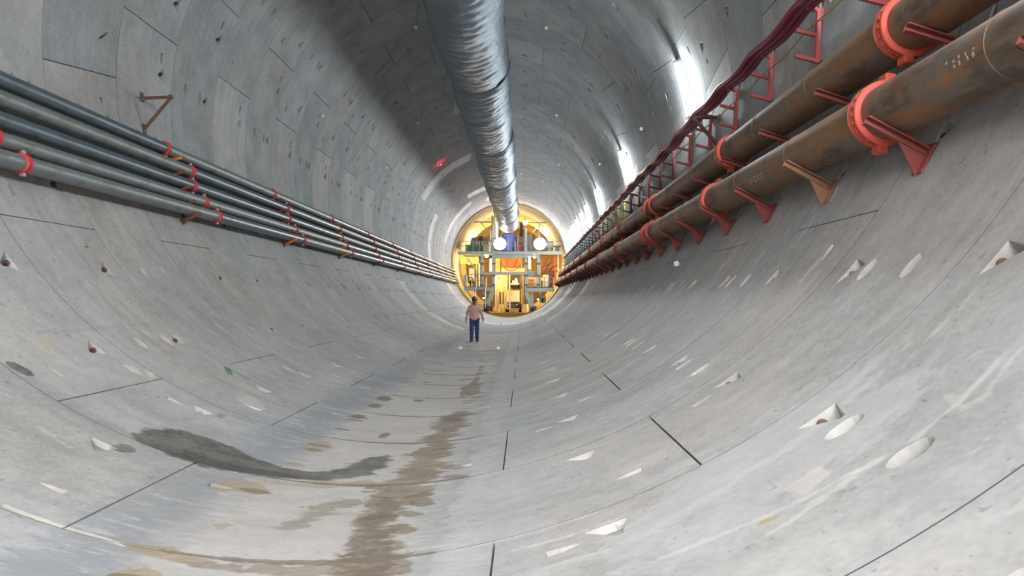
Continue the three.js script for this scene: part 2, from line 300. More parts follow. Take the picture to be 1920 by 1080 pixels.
function segmentGeometry(e, d0, d1, pockets, uvOf, lift) {     // e: edge angles [left near, left far, right near, right far]
  const P = [], Nn = [], UV = [], gapZ = .001, gapT = .008 / R / rad;
  const dn = d0 + gapZ, df = d1 - gapZ, eL = b => e[0] + (e[1] - e[0]) * b + gapT, eR = b => e[2] + (e[3] - e[2]) * b - gapT;
  const midL = (e[0] + e[1]) / 2, midR = (e[2] + e[3]) / 2;
  const TH = (a, b) => eL(b) + (eR(b) - eL(b)) * a;
  const put = (th, d, dep, n) => { const s = Math.sin(th * rad), c = Math.cos(th * rad), r = R + dep - lift; P.push(r * s, R - r * c, -d); if (n) Nn.push(...n); else Nn.push(-s, c, 0); UV.push(...uvOf(th, d)); };
  const quadAB = (a0, a1, b0, b1, n = 1) => { if (n > 1) { for (let i = 0; i < n; i++) quadAB(a0 + (a1 - a0) * i / n, a0 + (a1 - a0) * (i + 1) / n, b0, b1); return; } for (const [a, b] of [[a0, b0], [a1, b0], [a1, b1], [a0, b0], [a1, b1], [a0, b1]]) put(TH(a, b), dn + (df - dn) * b, 0); };
  const flat = pts => {                                        // flat-shaded polygon fan of [th, d, depth]
    const q = pts.map(([th, d, dep]) => { const r = R + dep - lift; return V(r * Math.sin(th * rad), R - r * Math.cos(th * rad), -d); });
    for (let i = 1; i + 1 < q.length; i++) {
      const n = q[i].clone().sub(q[0]).cross(q[i + 1].clone().sub(q[0])).normalize(), c = V(0, R, q[0].z).sub(q[0]); const back = n.dot(c) < 0; if (back) n.negate();
      for (const k of back ? [0, i + 1, i] : [0, i, i + 1]) put(pts[k][0], pts[k][1], pts[k][2], [n.x, n.y, n.z]);
    }
  };
  const A = th => (th - midL) / (midR - midL);
  const cols = new Map(); for (const p of pockets) { const k = p.t0.toFixed(3); if (!cols.has(k)) cols.set(k, { t0: p.t0, t1: p.t1, list: [] }); cols.get(k).list.push(p); }
  const sorted = [...cols.values()].sort((x, y) => x.t0 - y.t0);
  let cur = midL;
  const plain = (t0, t1) => { const n = Math.max(1, Math.ceil((t1 - t0) / 1.3)); for (let i = 0; i < n; i++) quadAB(A(t0 + (t1 - t0) * i / n), A(t0 + (t1 - t0) * (i + 1) / n), 0, 1); };
  for (const c of sorted) {
    if (c.t0 > cur + 1e-4) plain(cur, c.t0);
    const a0 = A(c.t0), a1 = A(c.t1); let b = 0;
    for (const p of c.list.sort((x, y) => x.f - y.f)) {
      const hb = p.half / RING, b0 = p.f - hb, b1 = p.f + hb; if (b0 > b) quadAB(a0, a1, b, b0, 3);
      const { L, Fl } = pocketLoop(p.type, p.flip, Math.abs((p.t0 + p.t1) / 2) < 30 ? .4 : 1), tc = (p.t0 + p.t1) / 2;
      const hole = L.map(([x, z]) => [tc + x / R / rad, d0 + p.f * RING - z]);
      const am = a0 + (a1 - a0) / 3, an = a0 + (a1 - a0) * 2 / 3, rect = [[a0, b0], [am, b0], [an, b0], [a1, b0], [a1, b1], [an, b1], [am, b1], [a0, b1]].map(([a, bb]) => [TH(a, bb), dn + (df - dn) * bb]);
      const to2 = ([th, d]) => new THREE.Vector2(th * rad * R, d);
      const all = rect.concat(hole), tri = THREE.ShapeUtils.triangulateShape(rect.map(to2), [hole.map(to2)]);
      for (const t of tri) {
        const [p0, p1, p2] = t.map(k => to2(all[k])), area = (p1.x - p0.x) * (p2.y - p0.y) - (p2.x - p0.x) * (p1.y - p0.y);
        for (const k of area > 0 ? t : [t[0], t[2], t[1]]) put(all[k][0], all[k][1], 0);
      }
      const fl = Fl.map(([x, z, dp]) => [tc + x / R / rad, d0 + p.f * RING - z, dp]);
      for (let i = 0; i < hole.length; i++) { const k = (i + 1) % hole.length; flat([[...hole[i], 0], [...hole[k], 0], fl[k], fl[i]]); }
      flat(fl); b = b1;
    }
    if (b < 1) quadAB(a0, a1, b, 1, 3);
    cur = c.t1;
  }
  plain(cur, midR);
  const dep = .12, edge = (pts) => flat(pts);
  const nE = Math.ceil((midR - midL) / 1.2); for (let i = 0; i < nE; i++) { const a0 = i / nE, a1 = (i + 1) / nE; for (const [b, d] of [[0, dn], [1, df]]) edge([[TH(a0, b), d, 0], [TH(a1, b), d, 0], [TH(a1, b), d, dep], [TH(a0, b), d, dep]].map(q => [q[0], q[1], q[2] + .0006])); }
  for (const a of [0, 1]) edge([[TH(a, 0), dn, 0], [TH(a, 1), df, 0], [TH(a, 1), df, dep], [TH(a, 0), dn, dep]]);
  const g = new THREE.BufferGeometry();
  g.setAttribute('position', new THREE.Float32BufferAttribute(P, 3)); g.setAttribute('normal', new THREE.Float32BufferAttribute(Nn, 3)); g.setAttribute('uv', new THREE.Float32BufferAttribute(UV, 2)); return g;
}
const boltGeo = merge([new THREE.CylinderGeometry(.036, .036, .012, 14).rotateX(Math.PI / 2), new THREE.CylinderGeometry(.022, .022, .03, 6).rotateX(Math.PI / 2).translate(0, 0, .02), new THREE.CylinderGeometry(.011, .011, .03, 10).rotateX(Math.PI / 2).translate(0, 0, .045)]);
const RINGS = 36;
for (let j = 0; j < RINGS; j++) {
  const d0 = D0 + RING * j, d1 = d0 + RING, odd = j % 2;
  const ring = new THREE.Group(); ring.name = numbered('wall_ring'); scene.add(ring);
  tag(ring, j === 2 || j === 3 ? 'precast concrete lining ring under the dark oil stain' : j < 6 ? 'pale precast concrete lining ring with large bolt pockets beside the muddy foreground' : j < 22 ? 'grey precast concrete lining ring with dark bolt pockets along the tunnel' : 'bright lit concrete lining ring close to the boring machine', 'wall', j === 2 || j === 3 ? 'lining rings under the oil stain' : j < 6 ? 'foreground lining rings' : j < 22 ? 'middle lining rings' : 'far lining rings', 'structure');
  const k0 = keyUnit(j), edges = [k0, k0 + 1]; for (let i = 1; i < 8; i++) edges.push(k0 + 1 + 3 * i); edges.push(k0 + 25);
  for (let s = 0; s < 9; s++) {
    let a = BASE + U * edges[s], b = BASE + U * edges[s + 1]; const key = s === 0;
    let mid = (a + b) / 2, turn = Math.round(mid / 360) * 360; a -= turn; b -= turn; mid -= turn;
    const TIL = 1.6, e = [a, a, b, b];
    if (key) { e[0] += TIL; e[1] -= TIL; e[2] -= TIL; e[3] += TIL; }
    if (s === 1) { e[0] -= TIL; e[1] += TIL; } if (s === 8) { e[2] += TIL; e[3] -= TIL; }
    const pk = [];
    const units = key ? 1 : 3;
    for (let q = 0; q < units; q++) {
      const c = a + U * (q + .5), t0 = c - 1.6, t1 = c + 1.6; if (Math.abs(c) < 12) continue;       // packed full of mud
      pk.push({ type: 'bolt', t0, t1, f: .79, half: .17, flip: 1 });
      if (units === 3 && q === 1) { pk.push({ type: 'oval', t0, t1, f: .3, half: .095, flip: 1 }, { type: 'oval', t0, t1, f: .645, half: .085, flip: 1 }); }
    }
    pk.push({ type: 'slot', t0: a + 3.2, t1: a + 5.58, f: .75, half: .07, flip: 1 }, { type: 'slot', t0: b - 5.58, t1: b - 3.2, f: .26, half: .07, flip: -1 });
    const isNear = j < 6 && Math.abs(mid) < 81, isMid = j >= 6 && j < 18 && Math.abs(mid) < 81;
    const ou = rnd() * 6, ov = rnd() * 6;
    const uvOf = isNear ? (th, d) => [(th / HALF + 1) / 2, (d - NEAR0) / (NEAR1 - NEAR0)] : isMid ? (th, d) => [(th / HALF + 1) / 2, (d - NEAR1) / (MID1 - NEAR1)] : (th, d) => [th * rad * R / 6.4 + ou, d / 6.4 + ov];
    let mat = isNear ? M.near : isMid ? M.mid : M.concrete[Math.floor(rnd() * 4)];
    if (!isNear && !isMid && j > 15 && rnd() < .1) mat = M.glazed;
    const seg = mesh('segment', segmentGeometry(e, d0, d1, pk, uvOf, (rnd() - .5) * .001), mat, ring);
    if (j < 8 && Math.abs(mid) < 130) for (let q = 0; q < units; q++) {
      const c = a + U * (q + .5), px = onScreen(c, d0 + .79 * RING); if (!px || Math.abs(c) < 30) continue;
      const bm = mesh('bolt', boltGeo, M.bolt, seg); onWall(bm, c - .1, d0 + .79 * RING + .052, R + .05);
    }
  }
}
const sealMat = [std(0x4c4b49, .9), std(0x73716d, .9)];
for (let j = 0; j < RINGS; j++) {                              // the mastic flush in each ring joint
  const ring = scene.getObjectByName(j ? 'wall_ring_' + String(j).padStart(3, '0') : 'wall_ring');
  mesh('joint_seal', new THREE.CylinderGeometry(R - .001, R - .001, .01, 288, 1, true).rotateX(Math.PI / 2).translate(0, R, -(D0 + RING * j)), sealMat[j % 3 === 2 ? 1 : 0], ring);
}
function onScreen(th, d) { const p = cyl(th, d); if (d < .5) return null; const x = VX + F * (p.x - CAM.x) / d, y = VY - F * (p.y - CAM.y) / d; return x > -40 && x < 1960 && y > -40 && y < 1120 ? [x, y] : null; }
// grout behind the segments, and the plain rings behind the camera as far as the portal
function shell(r0, r1, d0, d1, th0 = 0, th1 = 360) {
  const s = new THREE.Shape(), n = 72; for (let i = 0; i <= n; i++) { const a = (th0 + (th1 - th0) * i / n) * rad; s[i ? 'lineTo' : 'moveTo'](r1 * Math.sin(a), -r1 * Math.cos(a)); }
  if (th1 - th0 >= 360) { const h = new THREE.Path(); for (let i = 0; i <= n; i++) { const a = i / n * 2 * Math.PI; h[i ? 'lineTo' : 'moveTo'](r0 * Math.sin(a), -r0 * Math.cos(a)); } s.holes.push(h); }
  else for (let i = n; i >= 0; i--) { const a = (th0 + (th1 - th0) * i / n) * rad; s.lineTo(r0 * Math.sin(a), -r0 * Math.cos(a)); }
  const g = new THREE.ExtrudeGeometry(s, { depth: d1 - d0, bevelEnabled: false, curveSegments: 1 }); g.translate(0, R, -d1); return g;
}
top('wall_backing', shell(R + .115, R + .4, PORTAL, 72.8), M.backing, 'dark grout showing in the joints behind the lining segments', 'wall', null, 'structure');

{ const g = shell(R, R + .11, PORTAL, D0); const p = g.attributes.position, uv = g.attributes.uv; for (let i = 0; i < p.count; i++) uv.setXY(i, Math.atan2(p.getX(i), R - p.getY(i)) * R / 6.4, p.getZ(i) / 6.4); top('wall_portal', g, M.concrete[1], 'concrete lining between the foreground ring and the open portal', 'wall', null, 'structure'); }
top('floor_pit', bx(34, .3, 27, 0, -.16, -PORTAL + 13.9), std(0x7d7668, .95), 'earth floor of the launch pit outside the tunnel mouth', 'floor', null, 'structure');
for (const [n, w, d, x, z] of [['south', 36, 1, 0, -PORTAL + 27.5], ['west', 1, 28, -17.5, -PORTAL + 13.6], ['east', 1, 28, 17.5, -PORTAL + 13.6]]) top('wall_pit_' + n, bx(w, 12, d, x, 5.7, z), std(0x5d5850, .95), 'tall dark retaining wall of the launch pit on its ' + n + ' side', 'wall', null, 'structure');
{ const sh = new THREE.Shape([[-17.5, -.3], [17.5, -.3], [17.5, 13.7], [-17.5, 13.7]].map(p => new THREE.Vector2(...p))), h = new THREE.Path(); h.absarc(0, R, R + .39, 0, Math.PI * 2, true); sh.holes.push(h); top('wall_pit_north', new THREE.ExtrudeGeometry(sh, { depth: .8, bevelEnabled: false, curveSegments: 64 }).translate(0, 0, -PORTAL - .8), std(0x5d5850, .95), 'headwall of the launch pit around the tunnel mouth', 'wall', null, 'structure'); }

// ------------------------------------------------------------------ fluorescent lamps on the east side
function wallLamp(d, i) {
  const g = onWall(thing('tube_lamp', d < 20 ? 'fluorescent tube lamp glowing above the cable racks close to the foreground rings' : d < 42 ? 'fluorescent tube lamp glowing on the lining above the cable racks' : 'fluorescent tube lamp in the close row beside the boring machine', 'lamp', d < 20 ? 'lamps by the foreground' : d < 42 ? 'widely spaced wall lamps' : 'closely spaced wall lamps'), 103, d);
  mesh('housing', [rbx(1.5, .15, .035, .01, 0, .135, 0), bx(.05, .06, .03, -.5, .055, 0), bx(.05, .06, .03, .5, .055, 0)], M.housing, g);
  for (const s of [1, -1]) {
    const t = mesh('tube', new THREE.CylinderGeometry(.032, .032, 1.36, 12).rotateZ(Math.PI / 2).translate(0, .13, s * .062), M.tubeGlow, g);
    for (const e of [-.7, .7]) mesh('cap', new THREE.CylinderGeometry(.036, .036, .05, 12).rotateZ(Math.PI / 2).translate(e, .13, s * .062), M.housing, t);
    const l = new THREE.RectAreaLight(TUBE.color, TUBE.power * (d > 44 ? .8 : d > 10 ? 1 : d > 5 ? .6 : 1.1), 1.36, .07); l.name = 'tube_light';
    const dir = V(0, Math.SQRT1_2, s * Math.SQRT1_2); l.position.set(0, .13, s * .062).addScaledVector(dir, .045); l.quaternion.setFromUnitVectors(V(0, 0, -1), dir); g.add(l);
  }
  mesh('cord', tube([V(.75, .1, .01), V(.95, .03, .03), V(1.3, .025, -.02), V(1.9, .02, .03)], .012, 6), M.black, g);
  mesh('cord', tube([V(-.75, .1, .01), V(-.95, .03, 0), V(-1.2, .03, .03)], .012, 6), M.black, g);
}
LAMP_AT.forEach(wallLamp);

// ------------------------------------------------------------------ ventilation duct under the crown
{
  const g = thing('ventilation_duct', 'large silver wrinkled ventilation duct hanging under the tunnel crown', 'duct');
  const wr = makeNoise(300);
  const sec = 10.1, first = 23.7 - 3 * sec;
  const centre = d => { const u = ((d - first) / sec) % 1, sag = Math.sin(Math.PI * u); return [.0 + .09 * (.5 - u) + .03 * Math.sin(d * .9), 9.36 - .15 * sag]; };
  const duct = (da, db) => {
    const nL = Math.round((db - da) / .055), nA = 56, P = [], I = [], UV = [];
    for (let i = 0; i <= nL; i++) for (let k = 0; k <= nA; k++) {
      const d = da + (db - da) * i / nL, a = k / nA * 2 * Math.PI, c = centre(Math.min(d, db - 1e-4)), u = (d - da) / (db - da);
      const h = (d / .42 + a / 6.2832) % 1, ridge = Math.pow(Math.abs(Math.sin(Math.PI * h)), .6);
      const cw = Math.cos(a), sw = Math.sin(a);
      const w = (wr(cw * 2.2 + d * 1.9 + 40, sw * 2.2 + d * .9 + 40) - .5) * .05 + (wr(cw * 5 + d * 5.5 + 70, sw * 5 + 70 + d * 1.7) - .5) * .03;
      const neck = Math.exp(-Math.pow(u * (db - da) / .22, 2)) + Math.exp(-Math.pow((1 - u) * (db - da) / .22, 2));
      const r = .985 + .022 * ridge + w - .07 * neck;
      P.push(c[0] + r * Math.sin(a), c[1] - r * Math.cos(a), -d); UV.push(k / nA * 3, d / 1.5);
    }
    for (let i = 0; i < nL; i++) for (let k = 0; k < nA; k++) { const a = i * (nA + 1) + k, b = a + nA + 1; I.push(a, a + 1, b, b, a + 1, b + 1); }
    const q = new THREE.BufferGeometry(); q.setAttribute('position', new THREE.Float32BufferAttribute(P, 3)); q.setAttribute('uv', new THREE.Float32BufferAttribute(UV, 2)); q.setIndex(I); q.computeVertexNormals(); return q;
  };
  for (let d = first; d < 72; d += sec) {
    const db = Math.min(d + sec, 71.6), s = mesh('sleeve', duct(d, db), M.foil, g);
    const c = centre(d + .001);
    mesh('band', new THREE.TorusGeometry(.935, .025, 8, 48).translate(c[0], c[1], -d), M.foil, s);
    for (const x of [-.5, .5]) mesh('hanger', rod(V(c[0] + x, c[1] + .8, -d - .05), V(x * 1.1, R + Math.sqrt(R * R - x * x * 1.21) - .01, -d - .05), .012, 6), M.steel, g);
  }
}

// ------------------------------------------------------------------ five service pipes on the west side
const WEST = [[-78.2, 13.8, 'uppermost'], [-75.2, 14.7, 'second highest'], [-71.85, 14.6, 'middle'], [-68.65, 14.9, 'second lowest'], [-65.8, 15.3, 'lowest']];
const WR = 5.45, PR = .112;
for (const [th, c0, which] of WEST) {
  const g = thing('service_pipe', `${which} grey steel service pipe with red clamps of the five on the concrete wall`, 'pipe');
  const c = cyl(th, 0, WR); let n = 0, prev = c0 - 4 * 5.98;
  for (let k = -3; prev < 72.2; k++) {
    const next = Math.min(c0 + k * 5.98, 72.2);
    const q = new THREE.CylinderGeometry(PR, PR, next - prev, 22, 1, false).rotateX(Math.PI / 2).translate(c.x, c.y, -(prev + next) / 2);
    const uv = q.attributes.uv; for (let i = 0; i < uv.count; i++) uv.setXY(i, uv.getX(i) + n * .37, uv.getY(i) * 2 + n * .61);
    mesh('pipe_length', q, rnd() < .45 ? M.galvB : M.galv, g); n++;
    if (next < 72 && next > 1) {
      const prof = [[PR, -.05], [PR + .022, -.05], [PR + .026, -.03], [PR + .014, -.018], [PR + .014, .018], [PR + .026, .03], [PR + .022, .05], [PR, .05]].map(p => new THREE.Vector2(...p));
      const cl = mesh('clamp', new THREE.LatheGeometry(prof, 24).rotateX(Math.PI / 2).translate(c.x, c.y, -next), M.redClamp, g);
      if (next < 30) for (const sy of [-1, 1]) mesh('clamp_bolt', rbx(.05, .05, .06, .008, c.x + .025, c.y + sy * (PR + .03), -next), M.steel, cl);
    }
    prev = next;
  }
}
const pinShaft = rod(V(0, -.02, 0), V(0, .4, 0), .034, 12), pinPlate = new THREE.CylinderGeometry(.065, .065, .012, 14).translate(0, .006, 0), pinNut = new THREE.CylinderGeometry(.045, .045, .04, 6).translate(0, .03, 0);
for (let k = 0; k < 12; k++) for (let i = 0; i < 5; i++) {
  const d = 2.07 + 6.03 * k; if (d < 7 || d > 71) continue;
  const fresh = (k === 3 && i === 4) || (k === 4 && i !== 1) || rnd() < .06;
  const g = onWall(thing('pipe_support_pin', fresh ? 'bright orange pin under a grey service pipe' : 'rusty brown steel pin carrying a grey service pipe', 'bracket', fresh ? 'orange pipe pins' : 'rusty pipe pins'), WEST[i][0] + 1.55, d);
  mesh('shaft', pinShaft, fresh ? M.pinNew : M.pin, g);
  if (d < 40) { mesh('washer_plate', pinPlate, M.steelRust, g); mesh('nut', pinNut, M.steelRust, g); }
}

// ------------------------------------------------------------------ two rusty slurry pipes on the east side
const EAST = [[64.8, 'lower', [.95, 6.85, 12.7, 18.5, 19.25]], [74.8, 'upper', [1.0, 7.0, 12.9, 19.95, 20.75]]];
const ER = 5.325, EP = .25;
for (const [th, which, cps] of EAST) {
  const g = thing('slurry_pipe', `${which} large rusty brown slurry pipe with red couplings resting on wall arms`, 'pipe');
  const c = cyl(th, 0, ER), stops = [-8, -5, ...cps]; while (stops[stops.length - 1] + 5.9 < 72) stops.push(stops[stops.length - 1] + 5.9); stops.push(72.4);
  for (let i = 0; i + 1 < stops.length; i++) {
    const a = stops[i], b = stops[i + 1], q = new THREE.CylinderGeometry(EP, EP, b - a, 40, 1, false).rotateX(Math.PI / 2).translate(c.x, c.y, -(a + b) / 2), uv = q.attributes.uv;
    for (let k = 0; k < uv.count; k++) uv.setXY(k, uv.getX(k) + i * .31, uv.getY(k) * (b - a) / 6 + i * .27);
    const len = mesh('pipe_length', q, M.rustPipe, g);
    if (b - a > 3 && b < 40) for (const f of [.33, .68]) mesh('weld_seam', new THREE.TorusGeometry(EP + .001, .006, 6, 40).translate(c.x, c.y, -(a + (b - a) * f)), M.rustPipe, len);
    if (i > 0) {
      const prof = [[EP, -.085], [EP + .05, -.085], [EP + .055, -.05], [EP + .03, -.04], [EP + .03, .04], [EP + .055, .05], [EP + .05, .085], [EP, .085]].map(p => new THREE.Vector2(...p));
      const cp = mesh('coupling', new THREE.LatheGeometry(prof, 40).rotateX(Math.PI / 2).translate(c.x, c.y, -a), M.redPaint, g);
      if (a < 32) {
        for (const s of [-1, 1]) { const an = (s < 0 ? 195 : 15) * rad, x = c.x + Math.cos(an + 1.2) * (EP + .07), y = c.y + Math.sin(an + 1.2) * (EP + .07); mesh('coupling_lug', [rbx(.1, .1, .15, .02, x, y, -a, 0, 0, an + 1.2), rod(V(x - .05, y - .05, -a), V(x + .05, y + .05, -a), .016, 8)], M.redPaint, cp); }
        const rivets = []; for (let r = 0; r < 22; r++) { const an = r / 22 * 6.283; rivets.push(rbx(.045, .03, .035, .006, Math.cos(an) * (EP + .04), Math.sin(an) * (EP + .04), 0, 0, 0, an + Math.PI / 2)); }
        mesh('coupling_teeth', merge(rivets).translate(c.x, c.y, -a), M.redPaint, cp).userData.kind = 'stuff';
      }
    }
  }
}
{ // faint chalk scribbles on the lower pipe
  const g = scene.getObjectByName('slurry_pipe'), c = cyl(64.8, 0, ER), q = mulberry(8);
  for (const [d0, n, a0] of [[9.6, 14, 196], [5.05, 9, 178]]) for (let i = 0; i < n; i++) {
    const a = (a0 + (i % 2) * 9 + q() * 4) * rad, d = d0 + Math.floor(i / 2) * .085 + q() * .03, r = EP + .0015;
    mesh('chalk_stroke', bx(.014 + q() * .022, .003, .008 + q() * .02).rotateY(q() * .8).rotateZ(a - Math.PI / 2).translate(c.x + Math.cos(a) * r, c.y + Math.sin(a) * r, -d), M.grey, g);
  }
}
const armShape = (() => {                                     // open channel arm that stands off the wall
  const L = .62, w = .075, t = .012; return [bx(t, L, w, -w / 2 + t / 2, L / 2, 0), bx(t, L, w, w / 2 - t / 2, L / 2, 0), bx(w, L, t, 0, L / 2, -w / 2 + t / 2)];
})();
const armChannel = merge(armShape), armGusset = (() => { const s = new THREE.Shape([[0, 0], [-.2, 0], [0, .26]].map(p => new THREE.Vector2(...p))); return new THREE.ExtrudeGeometry(s, { depth: .014, bevelEnabled: false }).translate(-.036, .02, -.007); })(), armPlate = rbx(.3, .02, .16, .006, -.06, .017, 0);
for (const [th, which] of EAST) for (let j = 1; j < RINGS; j++) {
  const d = D0 + RING * (j + .82), rusty = which === 'lower' && j === 3;
  const g = onWall(thing('pipe_bracket', rusty ? 'dusty brown unpainted arm under the lower slurry pipe' : `red painted steel arm carrying the ${which} slurry pipe`, 'bracket', rusty ? undefined : `arms of the ${which} slurry pipe`), th - 3.25, d);
  mesh('channel', armChannel, rusty ? M.armRust : M.armRed, g);
  if (d < 45) { mesh('gusset', armGusset, rusty ? M.armRust : M.armRed, g); mesh('base_plate', armPlate, rusty ? M.armRust : M.armRed, g); }
}

// ------------------------------------------------------------------ cable racks with red cables
const postGeo = merge([bx(.78, .06, .06, 0, .06, 0), bx(.16, .014, .12, .29, .023, 0), bx(.16, .014, .12, -.29, .023, 0)]);
const rackArm = bx(.05, .32, .055, 0, .16, 0).rotateZ(-12 * rad);
for (let j = 2; j < RINGS; j++) {
  const d = D0 + RING * (j + .8), kind = j >= 14 && j < 19 ? 'yellow' : j >= 22 ? 'teal' : j === 11 ? 'white' : j >= 9 ? 'maroon' : 'red';
  const g = onWall(thing('cable_rack', kind === 'white' ? 'pale freshly painted three armed cable rack above the slurry pipes' : `${kind === 'teal' ? 'dark teal' : kind} three armed cable rack post above the slurry pipes`, 'cable rack', kind === 'white' ? undefined : `${kind} cable racks`), 87.4, d);
  const mt = kind === 'yellow' ? M.yellowRack : kind === 'teal' ? M.tealRack : kind === 'white' ? M.white : kind === 'maroon' ? M.maroonRack : M.redRack;
  mesh('post', postGeo, mt === M.white ? M.redRack : mt, g);
  for (const x of [-.36, 0, .36]) mesh('arm', rackArm.clone().translate(x, .06, 0), mt, g);
}
function alongWall(name, label, th, r, rad_, mat, sag, wob, d0 = 4, seed = 1) {
  const q = mulberry(seed), pts = []; const o1 = q() * 6;
  for (let d = d0; d < 72; d += .5) { const u = ((d - 2.4) / 2) % 1, s = sag * Math.sin(Math.PI * u); pts.push(cyl(th - s / R / rad + wob * Math.sin(d * .63 + o1), d, r + wob * .02 * Math.sin(d * .41 + o1))); }
  return top(name, new THREE.TubeGeometry(new THREE.CatmullRomCurve3(pts), pts.length * 3, rad_, 10, false), mat, label, 'cable');
}
alongWall('power_cable', 'thick dark red power cable lying against the wall on the top rack arms', 91.9, 5.535, .05, M.cable, .08, .18, 3, 5);
alongWall('power_cable', 'thick dark red power cable in the middle of the top rack arms', 91.95, 5.43, .05, M.cable, .08, .18, 3, 5);
alongWall('power_cable', 'glossy dark red power cable along the outer ends of the top rack arms', 92.0, 5.325, .05, M.cable, .08, .18, 3, 5);
alongWall('signal_wire', 'thin yellow wire strung across the middle rack arms', 88.3, 5.5, .011, M.wire, .06, .3, 3, 21);
alongWall('signal_wire', 'thin black wire drooping along the wall below the cable racks', 82.2, 5.66, .012, M.black, .16, .5, 3, 25);

// ------------------------------------------------------------------ angle-iron wall brackets, survey prisms
function cantilever(th, d, label, flip) {
  const g = onWall(thing('wall_bracket', label, 'bracket'), th, d);
  const ang = (a, b) => { const n = b.clone().sub(a), side = V(n.y, -n.x, 0).normalize().multiplyScalar(.028); return [bar(a, b, .012, .07), bar(a.clone().add(side).setZ(.03), b.clone().add(side).setZ(.03), .056, .012)]; };
  mesh('arm', ang(V(0, .02, 0), V(0, .57, 0)), M.steelRust, g);
  mesh('brace', ang(V(-.6 * flip, .03, 0), V(-.01 * flip, .56, 0)), M.steelRust, g);
  for (const x of [0, -.6 * flip]) { const p = mesh('anchor_plate', rbx(.17, .02, .12, .005, x, x ? .045 : .012, 0), M.steelRust, g); mesh('anchor_bolt', rod(V(x + .05, .02, .03), V(x + .05, .06, .03), .014, 8), M.steel, p); }
  mesh('tip_cleat', rbx(.07, .05, .1, .006, -.01 * flip, .56, 0), M.steelRust, g);
}
cantilever(-88.2, 13.65, 'rusty angle iron bracket standing out of the bare wall above the grey pipes', -1);
cantilever(89.3, 15.9, 'rusty angle iron bracket sticking out beside the red cable racks', 1);
const prismGeo = [rod(V(0, 0, 0), V(0, .07, 0), .012, 8), bx(.05, .01, .05, 0, .005, 0)];
for (const [px, py] of [[776, 42], [1027, 45], [597, 212], [780, 225], [1046, 212], [1050, 306], [1128, 306], [978, 323], [1018, 338], [720, 312], [1208, 240], [1275, 500], [863, 658], [935, 658], [940, 610]]) {
  const q = onLining(px, py), low = Math.abs(q.th) < 20, side = Math.abs(q.th) < 100;
  const g = onWall(thing('survey_prism', low ? 'small white survey target standing on the muddy invert' : side ? 'white survey target on a stalk below the slurry pipes' : 'tiny white survey target fixed high on the lining', 'survey target', low ? 'survey targets on the invert' : side ? undefined : 'survey targets on the upper lining'), q.th, q.d);
  mesh('stalk', prismGeo, M.steel, g);
  mesh('target', [new THREE.CylinderGeometry(.055, .055, .04, 16).rotateX(Math.PI / 2).translate(0, .1, .01)], M.white, g);
}
{ const q = onLining(824, 305), g = onWall(thing('warning_lamp', 'small glowing red lamp high on the dark side of the lining', 'lamp'), q.th, q.d);
  mesh('base', new THREE.CylinderGeometry(.06, .07, .06, 14).translate(0, .03, 0), M.black, g); mesh('lens', new THREE.SphereGeometry(.06, 16, 10).translate(0, .09, 0), M.redGlow, g);
  const l = new THREE.PointLight(0xff2448, .9, 0, 2); l.position.set(0, .09, 0); l.castShadow = true; g.add(l); }
{ const g = onWall(thing('cable_tag', 'bright yellow tag hanging by the slurry pipe coupling', 'tag'), 86.5, 8.45);
  mesh('plate', rbx(.1, .012, .07, .004, 0, .22, 0), M.lime, g); mesh('hook', rod(V(0, .02, 0), V(0, .22, 0), .008, 6), M.black, g); }

// ------------------------------------------------------------------ the boring machine's trailing gantry at the end of the lining
const K = (cx, cy, d) => at(840 + cx / 4.5, 370 + cy / 4.5, d);
function kb(x0, y0, x1, y1, d, depth, r = 0) {                 // a box whose front face shows at these places, with its real depth behind
  const a = K(x0, y1, d), b = K(x1, y0, d), w = b.x - a.x, h = b.y - a.y, cx = (a.x + b.x) / 2, cy = (a.y + b.y) / 2;
  return r ? rbx(w, h, depth, Math.min(r, w / 3, h / 3, depth / 3), cx, cy, -d - depth / 2) : bx(w, h, depth, cx, cy, -d - depth / 2);
}
{ const g = shell(R, R + .4, 72.8, 93); const p = g.attributes.position, uv = g.attributes.uv; for (let i = 0; i < p.count; i++) uv.setXY(i, Math.atan2(p.getX(i), R - p.getY(i)) * R / 6.4, p.getZ(i) / 6.4); top('wall_machine_bay', g, M.concrete[3], 'smooth lining around the boring machine gantry beyond the last bolted ring', 'wall', null, 'structure'); }
{ const g = new THREE.Group(); g.name = 'wall_bulkhead'; scene.add(g); tag(g, 'brown steel bulkhead behind the machine gantry', 'wall', null, 'structure');
  mesh('bulkhead_plate', new THREE.CylinderGeometry(R + .2, R + .2, .3, 64).rotateX(Math.PI / 2).translate(0, R, -93.1), M.brown, g);
  mesh('shield_ring', shell(R - .55, R - .01, 84, 84.5), M.yellow, g); mesh('shield_ring', shell(R - .9, R - .01, 89, 89.4), M.brown, g);
  for (const x of [-3.6, -2.4, -1.2, 0, 1.2, 2.4, 3.6]) { const h = Math.sqrt(R * R - x * x) - .2; mesh('stiffener', bx(.14, h * 2, .3, x, R, -92.85), M.cream, g); }
  mesh('edge_ring', shell(R - .1, R - .005, 72.95, 73.15), M.brown, g); }
{ const s = new THREE.Shape(), n = 24, w = 3.0; for (let i = 0; i <= n; i++) { const x = -w + 2 * w * i / n; s[i ? 'lineTo' : 'moveTo'](x, R - Math.sqrt(R * R - x * x)); } const yt = R - Math.sqrt(R * R - w * w); s.lineTo(w * .6, .42); s.lineTo(-w * .6, .42);
  top('floor_dirt', new THREE.ExtrudeGeometry(s, { depth: 18, bevelEnabled: false }).translate(0, .002, -93), std(0x9a7a44, .95, 0, { bumpMap: grainRep(1, 1), bumpScale: .02 }), 'brown packed dirt floor under the machine gantry', 'floor', null, 'structure'); }
const GD = 74;
